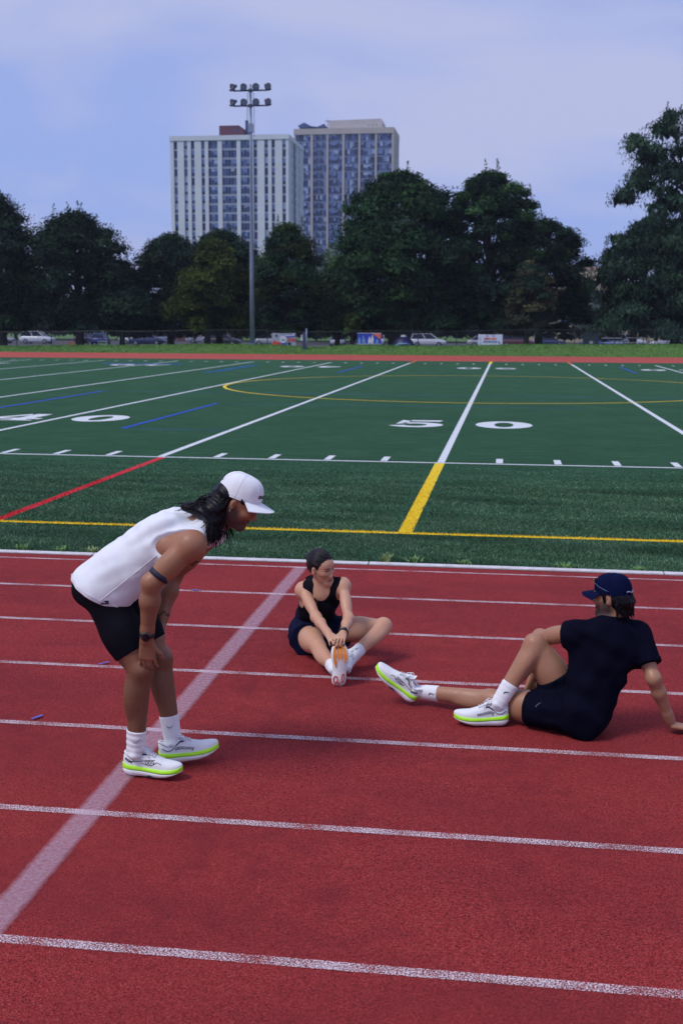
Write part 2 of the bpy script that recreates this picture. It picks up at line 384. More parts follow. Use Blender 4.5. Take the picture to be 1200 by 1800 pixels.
# turf blades standing on the near part of the field (nobody could count them)
def tint_mat(name, rough=0.7, sub=0.0, spec=0.3, jitter=0.15, scale=40.0):
    t = NT(name); a = t.n('ShaderNodeVertexColor', layer_name='tint')
    t.col(t.mix(t.math('MULTIPLY', t.noise(scale, 3), jitter * 2), a.outputs['Color'], t.mix(1.0, a.outputs['Color'], (0.45, 0.45, 0.45), 'MULTIPLY')))
    t.set(Roughness=rough); t.b.inputs['Specular IOR Level'].default_value = spec
    return t.m
M_BLADE = tint_mat('turf_blade', 0.6)
def blades(n, x0, x1, y0, y1, hmin, hmax, wid, palette, lean=0.5, paint=True, seed=1):
    r = np.random.default_rng(seed)
    x = r.uniform(x0, x1, n); y = r.uniform(y0, y1, n)
    near = (np.abs(y - 11.815) < 0.12) & (np.abs(y - 11.815) > 0.05) | (np.abs(x - X50 + 0.01) < 0.17) & (np.abs(x - X50 + 0.01) > 0.10) & (y > 11.8)
    keep = (r.uniform(0, 1, n) < np.clip((17.9 - y) / 2.6, 0, 1)) & ~(near & (r.uniform(0, 1, n) < 0.6)); x, y = x[keep], y[keep]; n = len(x)
    h = r.uniform(hmin, hmax, n); a = r.uniform(0, 2 * np.pi, n)
    # the pile leans in drifts
    ph = np.sin(x * 2.1 + np.sin(y * 3.0) * 1.3) + np.sin(y * 4.7 + x * 0.9)
    lx = np.cos(a) * lean * h * 0.7 + 0.25 * h * ph; ly = np.sin(a) * lean * h * 0.7 + 0.2 * h * np.cos(ph * 2)
    b = r.uniform(0, 2 * np.pi, n); dx = np.cos(b) * wid / 2; dy = np.sin(b) * wid / 2
    V = np.stack([np.stack([x - dx, y - dy, np.zeros(n)], 1), np.stack([x + dx, y + dy, np.zeros(n)], 1),
                  np.stack([x + lx * .5 + dx * .7, y + ly * .5 + dy * .7, h * .62], 1), np.stack([x + lx, y + ly, h * 0.95], 1), np.stack([x + lx * .5 - dx * .7, y + ly * .5 - dy * .7, h * .62], 1)], 1).reshape(-1, 3)
    i = np.arange(n)[:, None] * 5
    Fq = np.concatenate([i + np.array([[0, 1, 2, 4]]), i + np.array([[4, 2, 3, 3]])], 0)
    tri = np.concatenate([i + np.array([[0, 1, 2]]), i + np.array([[0, 2, 4]]), i + np.array([[4, 2, 3]])], 0)
    pal = np.array(palette); c = pal[r.integers(0, len(pal), n)] * r.uniform(0.6, 1.35, (n, 1)) * (1 + 0.10 * np.clip(ph, -1, 1) + 0.28 * np.clip(np.sin(y * 7 + np.sin(x * 0.8) * 2) * np.sin(x * 0.9 + y * 2.3), -1, 1))[:, None]
    if paint:
        j = r.normal(0, 0.008, n)
        m = np.abs(y + j - 11.815) < 0.055; c[m] = (0.86, 0.60, 0.015)
        m = (np.abs(x + j - X50 + 0.01) < 0.068) & (y > 11.8) & (y < YS); c[m] = (0.86, 0.60, 0.015)
        m = (np.abs(x + j + 5.515) < 0.06) & (y > 11.9) & (y < YS); c[m] = (0.60, 0.02, 0.03)
        m = np.abs(y + j - YS) < 0.045; c[m] = (0.66, 0.70, 0.72)
    return V, tri, np.repeat(c, 5, 0)
PAL = [(0.052, 0.130, 0.061), (0.068, 0.162, 0.079), (0.112, 0.220, 0.126), (0.032, 0.086, 0.040), (0.162, 0.265, 0.166), (0.060, 0.117, 0.047)]
parts = [blades(120000, -6.2, 3.2, 10.26, 12.6, 0.008, 0.026, 0.006, PAL, seed=1), blades(80000, -7.4, 3.8, 12.6, 15.4, 0.008, 0.022, 0.009, PAL, seed=2), blades(50000, -8.4, 4.4, 15.4, 17.9, 0.007, 0.018, 0.012, PAL, seed=3)]
off = 0; Vs, Ts, Cs = [], [], []
for V, T, C in parts: Vs.append(V); Ts.append(T + off); Cs.append(C); off += len(V)
o = link('turf_blades', np_mesh('turf_blades', np.concatenate(Vs), np.concatenate(Ts), M_BLADE, False, np.concatenate(Cs)))
tag(o, 'short green artificial turf pile along the near edge of the field', 'turf', kind='stuff')

# weeds rooted behind the kerb
def weed(x, y, h, n, spread, label, seed, pale):
    r = np.random.default_rng(seed); b = MB()
    for k in range(n):
        a = r.uniform(0, 2 * math.pi); hh = 1.25 * h * r.uniform(0.45, 1.0); ln = spread * r.uniform(0.2, 1.0) * hh / h
        w = 0.0045 * r.uniform(0.7, 1.4); d = Vector((math.cos(a), math.sin(a), 0)); s_ = Vector((-d.y, d.x, 0)); p0 = Vector((r.normal(0, spread * 0.25), r.normal(0, 0.02), 0))
        pts = [(0, 0, 1.0), (0.25, 0.5, 0.9), (0.6, 0.85, 0.6), (1.0, 0.96 - 0.25 * r.uniform(), 0.05)]
        b.grid([[p0 + d * ln * q + Vector((0, 0, hh * z)) - s_ * w * ww, p0 + d * ln * q + Vector((0, 0, hh * z)) + s_ * w * ww] for q, z, ww in pts])
    e = empty('grass_tuft', (x, y, 0.0)); b.build('leaf_blades', simple('weed_pale' if pale else 'weed_green', (0.26, 0.34, 0.12) if pale else (0.14, 0.28, 0.07), 0.6, 0.3, 30.0), e)
    tag(e, label, 'grass', 'grass tufts growing along the kerb'); return e
WX = [(-3.50, .17, 60, .09, 'tall pale grass tuft against the kerb behind the bending runner', 1), (-4.55, .06, 45, .12, 'low green grass tuft at the kerb, leftmost in the photo', 0), (-4.15, .05, 40, .10, 'small green tuft at the kerb left of the bending runner', 0),
      (-3.85, .05, 40, .10, 'flat pale tuft at the kerb just left of the tallest tuft', 1), (-1.70, .10, 60, .10, 'leafy tuft at the kerb just left of the seated woman', 1), (-1.05, .08, 50, .10, 'grass tuft at the kerb just right of the seated woman', 1), (-0.80, .06, 45, .12, 'second grass tuft to the right of the seated woman', 0),
      (-0.35, .045, 40, .12, 'flat grass tuft at the kerb midway between the two seated runners', 0), (0.55, .045, 40, .10, 'flat grass tuft at the kerb left of the navy cap', 0), (1.20, .04, 40, .12, 'low tuft at the kerb right of the navy cap', 0)]
for i, (x, h, n, sp, lab, pale) in enumerate(WX): weed(x, 10.31, h, n, sp, lab, 50 + i, pale)

# scraps of blue marking tape stuck on the track
M_TAPE = simple('tape_blue', (0.10, 0.09, 0.42), 0.5, 0.1)
def tape(x, y, rz, ln, w, label):
    b = MB(); n = 8; r = random.Random(int(x * 100))
    top = [[Vector((ln * (i / n - 0.5), w * (j - 0.5) + r.uniform(-.004, .004), 0.0012 + 0.002 * abs(math.sin(i * 1.7)))) for i in range(n + 1)] for j in (0, 1)]
    b.grid(top); b.grid([[p - Vector((0, 0, 0.0008)) for p in row] for row in reversed(top)])
    o = b.build('tape_scrap', M_TAPE, loc=(x, y, 0.0085)); o.rotation_euler = (0, 0, rz); tag(o, label, 'tape', 'blue tape scraps on the lane lines')
tape(-2.50, 5.78, 1.15, 0.075, 0.018, 'blue tape scrap on the lane line left of the bending runner\'s shoes')
tape(-2.49, 6.82, 0.9, 0.075, 0.018, 'blue tape scrap on the lane line behind the bending runner\'s knees')
tape(-2.455, 7.83, 0.5, 0.06, 0.025, 'blue tape scrap seen between the bending runner\'s arm and shorts')
tape(-2.463, 8.91, 0.35, 0.06, 0.03, 'small blue tape scrap on the lane line under the bending runner\'s chest')
# ------------------------------------------------------------------ grass bank, car park
def bank_z(x, y):
    """low grass bank along the far side of the track"""
    crest = 0.60 + 0.0072 * (x + 13) + 0.05 * math.sin(x * 0.21) + 0.03 * math.sin(x * 0.53 + 1)
    if -17.2 < x < -12.5: crest -= 0.14 * math.sin((x + 17.2) / 4.7 * math.pi)      # a worn dip by the gate post
    if y < 84.5: return 0.0
    t = min(1.0, (y - 84.5) / 4.0)
    z = crest * (3 * t * t - 2 * t ** 3)
    if y > 91: z -= (crest + 0.55) * min(1.0, (y - 91) / 5.0)
    return z
b = MB(); xs = np.linspace(-140, 140, 281); ys = [84.5, 85.2, 86, 87, 88, 88.6, 89.5, 91, 92.5, 94.5, 96.0]
b.grid([[(x, y, bank_z(x, y) + 0.004 + (0.012 * math.sin(x * 3.1 + y * 5) if y > 84.6 else 0)) for x in xs] for y in ys])
bank = b.build('grass_bank', M_GRASS, smooth=True); tag(bank, kind='structure')
M_ASPH = simple('asphalt', (0.055, 0.055, 0.062), 0.9, 0.25, 5.0, bump=0.3)
b = MB(); b.grid([[(-200, 97.0, -0.56), (200, 97.0, -0.56)], [(-200, 192.0, -0.56), (200, 192.0, -0.56)]])
lot = b.build('car_park', M_ASPH); tag(lot, kind='structure')
b = MB(); rr = np.random.default_rng(3); n = 26000
x = rr.uniform(-46, 16, n); y = rr.uniform(84.7, 89.2, n); h = rr.uniform(0.03, 0.11, n); w = 0.035
zz = np.array([bank_z(a, c) for a, c in zip(x, y)]); ang = rr.uniform(0, 6.28, n)
V = np.stack([np.stack([x - w * np.cos(ang), y - w * np.sin(ang), zz], 1), np.stack([x + w * np.cos(ang), y + w * np.sin(ang), zz], 1), np.stack([x + rr.normal(0, .03, n), y + rr.normal(0, .03, n), zz + h], 1)], 1).reshape(-1, 3)
pal = np.array([(0.085, 0.23, 0.032), (0.115, 0.27, 0.040), (0.060, 0.17, 0.028), (0.15, 0.28, 0.055)])
c = pal[rr.integers(0, 4, n)] * rr.uniform(0.7, 1.25, (n, 1))
o = link('bank_grass', np_mesh('bank_grass', V, np.arange(3 * n).reshape(-1, 3), tint_mat('bank_blade', 0.7), False, np.repeat(c, 3, 0)))
tag(o, 'mown green grass on the low bank beyond the far track', 'grass', kind='stuff')

# ------------------------------------------------------------------ floodlight mast
def mast():
    X, Y = -19.72, 89.0; Z = bank_z(X, Y)
    e = empty('floodlight_mast', (X, Y, Z)); tag(e, 'tall slim grey floodlight mast with eight round lamps on two crossarms', 'floodlight')
    steel = simple('galvanised', (0.20, 0.25, 0.34), 0.5, 0.15, 3.0, metal=0.3); dark = simple('mast_dark', (0.035, 0.045, 0.09), 0.5, 0.1)
    b = MB(); b.tube([(0, 0, -0.2), (0, 0, 6), (0, 0, 13), (0, 0, 19.4)], [0.19, 0.165, 0.125, 0.085], 14); b.build('pole', steel, e, True)
    b = MB(); b.lathe([(0.0, 0.1), (0.34, 0.1), (0.34, 0.0), (0.36, -0.3)], 12); b.build('base_flange', steel, e)
    for z in (18.95, 17.85):
        b = MB(); b.box((-1.32, -0.05, z - 0.05), (1.32, 0.05, z + 0.05)); b.box((-0.14, -0.12, z - 0.11), (0.14, 0.12, z + 0.11)); arm = b.build('crossarm', dark, e)
        for i, x in enumerate((-1.27, -0.45, 0.42, 1.27)):
            yaw = (-0.75, -0.2, 0.2, 0.75)[i]; M = Matrix.Translation((x, -0.03, z + 0.30)) @ Matrix.Rotation(yaw, 4, 'Z') @ Matrix.Rotation(math.radians(112), 4, 'X')
            b = MB(); b.lathe([(0.02, -0.26), (0.11, -0.24), (0.13, -0.12), (0.20, 0.0), (0.255, 0.12), (0.27, 0.17), (0.25, 0.18), (0.23, 0.12)], 16, 0, M)
            b.lathe([(0.23, 0.125), (0.0, 0.135)], 16, 1, M)
            vis = []                                                   # visor over the upper rim
            for k in range(9):
                a = math.radians(20 + 140 * k / 8); vis.append((a,))
            b.grid([[M @ Vector((0.272 * math.cos(a), -0.272 * math.sin(a), q)) for (a,) in vis] for q in (0.12, 0.34)])
            b.tube([(x, 0, z + 0.04), (x, -0.02, z + 0.2)], 0.035, 6)
            b.build('lamp', [dark, simple('lamp_lens', (0.22, 0.27, 0.36), 0.15, 0.1)], e, True)
    b = MB(); b.box((-0.19, -0.16, 15.9), (0.19, 0.10, 16.55)); b.build('ballast_box', simple('ballast_grey', (0.22, 0.27, 0.40), 0.5), e)
    for s_ in (-1, 1):
        b = MB(); b.tube([(0.22 * s_, 0.05, 18.8), (0.26 * s_, 0.05, 17.6), (0.27 * s_, 0, 16.6 if s_ < 0 else 15.6)], 0.02, 5); b.build('cable', dark, e)
mast()

# ------------------------------------------------------------------ tower blocks
def glass(name, c, rough=0.12, curtain=None):
    t = NT(name); f = t.noise(1.3, 3)
    t.col(t.ramp(f, [(0.3, tuple(x * 0.6 for x in c)), (0.7, c)])); t.set(Roughness=rough); t.b.inputs['Specular IOR Level'].default_value = 0.32
    return t.m
GL = [glass('glass_navy', (0.016, 0.030, 0.12)), glass('glass_blue', (0.035, 0.07, 0.24)), glass('glass_slate', (0.08, 0.12, 0.27)), glass('glass_dark', (0.010, 0.016, 0.07))]
CUR = [simple('blind_pale', (0.30, 0.37, 0.54), 0.6), simple('blind_blue', (0.11, 0.17, 0.40), 0.5), simple('blind_grey', (0.17, 0.22, 0.38), 0.6)]
M_WHITECONC = simple('white_concrete', (0.55, 0.57, 0.64), 0.85, 0.06, 0.25)
M_BEIGECONC = simple('beige_concrete', (0.40, 0.36, 0.35), 0.85, 0.08, 0.3)
M_FRAME = simple('window_frame', (0.30, 0.36, 0.52), 0.5); M_FRAMED = simple('window_frame_dark', (0.03, 0.045, 0.12), 0.5)
def window_mesh(w, h, panes, r, ac=False, framem=M_FRAME, sill=True, dark=False):
    """glazed unit: frame, mullions and panes with depth; some panes have a blind drawn behind the glass"""
    b = MB(); mats = [framem] + GL + CUR + [M_FRAMED]; fr = 0.07
    b.box((-w / 2, -0.06, 0), (w / 2, 0.05, fr)); b.box((-w / 2, -0.06, h - fr), (w / 2, 0.05, h))
    b.box((-w / 2, -0.06, fr), (-w / 2 + fr, 0.05, h - fr)); b.box((w / 2 - fr, -0.06, fr), (w / 2, 0.05, h - fr))
    x = -w / 2 + fr; tot = w - 2 * fr
    for i, q in enumerate(panes):
        x1 = x + tot * q; g = 1 + (r.choice([0, 0, 1, 3, 2]))
        if i: b.box((x - 0.035, -0.05, fr), (x + 0.035, 0.03, h - fr))
        cut = r.choice([0, 0, 0, 0, 0.25, 0.4, 0.6] if dark else [0, 0, 0, 0.3, 0.5, 0.75, 1.0])
        zt = h - fr - (h - 2 * fr) * cut
        if cut < 1: b.box((x + 0.036, 0.0, fr), (x1 - 0.036, 0.03, zt), g)
        if cut > 0: b.box((x + 0.036, 0.004, zt), (x1 - 0.036, 0.03, h - fr), 5 + r.choice([0, 1, 1, 2]))
        x = x1
    if ac: b.box((-w / 2 + (0.12 if ac == 'l' else w - 0.92), -0.30, 0.1), (-w / 2 + (0.80 if ac == 'l' else w - 0.24), -0.061, 0.58), 8)
    me = b.mesh('window', mats); return me

def white_tower():
    X0, X1, Y0, Y1, H = -111.6, -72.1, 381.5, 409.0, 63.0
    r = random.Random(5)
    e = empty('tower_block', ((X0 + X1) / 2, (Y0 + Y1) / 2, 0)); cx, cy = e.location.x, e.location.y
    tag(e, 'white concrete apartment tower with dark vertical window strips, left of the two towers', 'building')
    s_ = 39.5 / 211.0
    cols = [(303.5, 309.8), (321.7, 328), (334.4, 340.6), (353, 359), (365.4, 382), (390, 416), (423, 441), (446, 452.5), (465.4, 471.7), (478, 483.8), (496.9, 503)]
    cols = [((a - 297) * s_ + X0 - cx, (c_ - 297) * s_ + X0 - cx) for a, c_ in cols]
    b = MB(); b.box((X0 - cx + 0.02, Y0 + 0.55 - cy, 0), (X1 - cx - 0.02, Y1 - cy, H - 0.3)); b.build('wall', simple('spandrel_white', (0.46, 0.47, 0.54), 0.8, 0.08, 0.3), e)
    edges = [X0 - cx] + [v for c_ in cols for v in c_] + [X1 - cx]
    for i in range(0, len(edges), 2):
        b = MB(); b.box((edges[i] + 0.01, Y0 - cy, 0), (edges[i + 1] - 0.01, Y0 + 0.56 - cy, H - 1.55)); b.build('pier', M_WHITECONC, e)
    b = MB(); b.box((X0 - cx - 0.15, Y0 - cy - 0.2, H - 1.5), (X1 - cx + 0.15, Y1 - cy + 0.1, H)); b.build('parapet', M_WHITECONC, e)
    meshes = {}
    for a, c_ in cols:
        w = round(c_ - a, 1); w = 1.2 if w < 1.5 else w
        if w not in meshes: meshes[w] = [window_mesh(w, 2.38, [1.0] if w < 2 else ([0.18, 0.22, 0.2, 0.22, 0.18] if w > 4 else [0.3, 0.3, 0.4]), r, dark=True) for _ in range(6)]
        for k in range(18):
            link('window', r.choice(meshes[w]), e, ((a + c_) / 2, Y0 + 0.44 - cy, H - 1.55 - 2.9 * (k + 1) + 0.42))
    # side wall: three narrow slots of windows
    sm = [window_mesh(0.9, 2.2, [1.0], r) for _ in range(3)]
    for yy in (6.5, 13.0, 19.5):
        for k in range(14):
            o = link('window', r.choice(sm), e, (X1 - cx + 0.02, Y0 + yy - cy, H - 1.55 - 2.9 * (k + 1) + 0.5)); o.rotation_euler = (0, 0, math.pi / 2)
    b = MB(); b.box((X1 - cx - 0.01, Y0 - cy + 9.4, 0), (X1 - cx + 0.35, Y0 - cy + 9.9, H - 1.55)); b.build('downpipe', M_FRAMED, e)
    bx0, bx1 = (378 - 297) * s_ + X0 - cx, (421.5 - 297) * s_ + X0 - cx
    b = MB(); b.box((bx0, -8, H + 0.01), (bx1 - 1.4, 2, H + 4.0)); b.add([(bx1 - 1.4, -8, H + .01), (bx1, -8, H + .01), (bx1, -8, H + 3.0), (bx1 - 1.4, -8, H + 4.0), (bx1 - 1.4, 2, H + .01), (bx1, 2, H + .01), (bx1, 2, H + 3.0), (bx1 - 1.4, 2, H + 4.0)], [(0, 1, 2, 3), (1, 5, 6, 2), (3, 2, 6, 7), (5, 4, 7, 6)])
    rf = b.build('plant_room', simple('brick_red', (0.105, 0.032, 0.055), 0.9, 0.2, 2.0), e)
    b = MB(); b.box((bx1 - 3.0, -8.1, H + 1.9), (bx1 - 2.0, -8.01, H + 2.9)); b.build('vent', M_FRAMED, rf)
    qx = (425.5 - 297) * s_ + X0 - cx
    b = MB(); b.tube([(qx, -6, H), (qx, -6, H + 5.6)], 0.5, 14); b.tube([(qx, -6, H + 5.5), (qx, -6, H + 5.75)], 0.56, 14); b.build('chimney', simple('flue_blue', (0.02, 0.035, 0.14), 0.5), e)
white_tower()

def beige_tower():
    X0, X1, Y0, Y1, H = -85.4, -46.1, 463.5, 485.0, 78.0
    r = random.Random(9); s_ = 39.3 / 173.0
    e = empty('tower_block', ((X0 + X1) / 2, (Y0 + Y1) / 2, 0)); cx, cy = e.location.x, e.location.y
    tag(e, 'taller beige apartment tower with wide blue window bays, right of the white tower', 'building')
    b = MB(); b.box((X0 - cx + 0.02, Y0 + 0.6 - cy, 0), (X1 - cx - 0.02, Y1 - cy, H - 0.3)); b.build('wall', simple('spandrel_blue', (0.16, 0.20, 0.36), 0.6, 0.1, 0.5), e)
    piers = [(519, 522), (548, 552), (575.5, 579), (603, 607), (631, 634.5), (659.5, 663), (688.5, 692)]
    piers = [((a - 519) * s_ + X0 - cx, (c_ - 519) * s_ + X0 - cx) for a, c_ in piers]
    for a, c_ in piers:
        b = MB(); b.box((a, Y0 - cy, 0), (c_, Y0 + 0.61 - cy, H - 2.2)); b.build('pier', M_BEIGECONC, e)
    b = MB(); b.box((X0 - cx - 0.1, Y0 - cy - 0.1, H - 2.2), (X1 - cx + 0.1, Y1 - cy + 0.1, H)); b.build('parapet', M_BEIGECONC, e)
    b = MB(); b.box((X1 - cx - 0.3, Y0 - cy + 0.62, 0), (X1 - cx + 0.02, Y1 - cy, H - 2.21)); b.build('side_wall', M_BEIGECONC, e)
    for i in range(6):
        a, c_ = piers[i][1], piers[i + 1][0]; w = c_ - a - 0.05; side = 'l' if i < 3 else 'r'
        ms = [window_mesh(w, 2.45, [0.2, 0.17, 0.15, 0.16, 0.14, 0.18], r, side if q % 5 else None) for q in range(9)]
        for k in range(21):
            o = link('window', r.choice(ms), e, ((a + c_) / 2, Y0 + 0.5 - cy, H - 2.2 - 2.86 * (k + 1) + 0.34))
    sm = window_mesh(1.6, 2.2, [0.5, 0.5], r)
    for yy in (7.0, 15.0):
        for k in range(16):
            o = link('window', sm, e, (X1 - cx + 0.04, Y0 + yy - cy, H - 2.2 - 2.86 * (k + 1) + 0.4)); o.rotation_euler = (0, 0, math.pi / 2)
    p0, p1 = (577 - 519) * s_ + X0 - cx, (670 - 519) * s_ + X0 - cx
    b = MB(); pts = [(p0, 0), (p1, 0), (p1, 3.0)] + [(p1 - 0.9 + 0.9 * math.cos(a), 3.0 + 0.9 * math.sin(a)) for a in (0.5, 1.0, 1.57)] + [(p0, 3.5)]
    n = len(pts); b.add([(x, -7, H + z) for x, z in pts] + [(x, 5, H + z) for x, z in pts], [tuple(range(n)), tuple(reversed(range(n, 2 * n)))] + [(i, i + n, (i + 1) % n + n, (i + 1) % n) for i in range(n)])
    ph = b.build('penthouse', simple('penthouse_buff', (0.46, 0.42, 0.42), 0.8, 0.06, 0.4), e)
    for q in range(3):
        b = MB(); b.box((p1 - 5.5 + 1.6 * q, -7.06, H + 1.3), (p1 - 5.1 + 1.6 * q, -7.01, H + 1.7)); b.build('vent', M_FRAMED, ph)
    c0 = (522 - 519) * s_ + X0 - cx
    for q, (x0, x1, z0, z1) in enumerate(((0.2, 5.2, 0.4, 2.4), (5.4, 10.6, 0.3, 2.2))):
        b = MB(); b.box((c0 + x0 + 0.6, -6, H), (c0 + x1 - 0.6, 2, H + z0 + 0.6))
        b.add([(c0 + x0, -7, H + z1 - 0.6), (c0 + (x0 + x1) / 2, -7, H + z1 + (0.6 if q == 0 else -0.9)), (c0 + x1, -7, H + z1 - 0.7 + 0.9 * q), (c0 + x1 - 0.5, -7, H + z0 + .6), (c0 + x0 + 0.5, -7, H + z0 + .6),
               (c0 + x0, 3, H + z1 - 0.6), (c0 + (x0 + x1) / 2, 3, H + z1 + (0.6 if q == 0 else -0.9)), (c0 + x1, 3, H + z1 - 0.7 + 0.9 * q), (c0 + x1 - 0.5, 3, H + z0 + .6), (c0 + x0 + 0.5, 3, H + z0 + .6)],
              [(0, 4, 3, 2, 1), (5, 6, 7, 8, 9), (0, 1, 6, 5), (1, 2, 7, 6), (2, 3, 8, 7), (4, 0, 5, 9)])
        b.build('roof_canopy', simple('canopy_blue', (0.045, 0.075, 0.20), 0.5), e)
    b = MB(); b.tube([(p0 - 0.4, -7, H), (p0 - 0.4, -7, H + 3.9)], 0.12, 6); b.tube([(p0 - 1.6, -7, H + 3.3), (p0 + 0.5, -7, H + 3.4)], 0.12, 6); b.build('aerial', M_FRAMED, e)
beige_tower()

# distant sliver of a glass skyscraper, low buildings beyond the car park
def block(name, x0, x1, y0, y1, h, mat, label, win=None, roof=None, wm=None):
    e = empty(name, ((x0 + x1) / 2, (y0 + y1) / 2, 0)); tag(e, label, 'building'); w, d = (x1 - x0) / 2, (y1 - y0) / 2
    b = MB(); b.box((-w, -d, -0.5), (w, d, h)); b.build('wall', mat, e)
    b = MB(); b.box((-w - 0.15, -d - 0.15, h + 0.002), (w + 0.15, d + 0.15, h + 0.6)); b.build('parapet', roof or mat, e)
    if win:
        nx, nz, ww, wh, z0, dz = win; r = random.Random(int(x0)); ms = [window_mesh(ww, wh, [0.5, 0.5], r) for _ in range(3)]
        for i in range(nx):
            for k in range(nz): link('window', r.choice(ms), e, (-w + 2 * w * (i + 0.5) / nx, -d - 0.05, z0 + dz * k))
    return e
block('glass_tower', 9.5, 15.5, 900, 908, 90, glass('far_glass', (0.10, 0.22, 0.55), 0.2), 'sliver of a distant blue glass skyscraper above the trees', (2, 20, 2.6, 2.6, 20, 3.4))
tan = simple('tan_brick', (0.40, 0.33, 0.25), 0.9, 0.12, 1.2)
block('low_building', -2.0, 34.0, 195, 210, 5.4, tan, 'long low tan building behind the car park on the right', (8, 1, 2.2, 1.4, 2.6, 3))
block('school_building', 9.0, 21.0, 235, 255, 13.0, simple('buff_stone', (0.44, 0.37, 0.28), 0.9, 0.1, 0.8), 'buff building with brick top storey glimpsed in the gap between right trees', (4, 2, 1.6, 1.8, 1.5, 3.2), simple('brick_pink', (0.36, 0.24, 0.20), 0.9, 0.15, 2.0))
block('brick_house', -60.0, -44.0, 186, 191, 3.6, simple('house_brick', (0.17, 0.07, 0.065), 0.9, 0.2, 2.0), 'low red brick building glimpsed under the trees left of the floodlight', (4, 1, 1.3, 1.5, 1.4, 3))
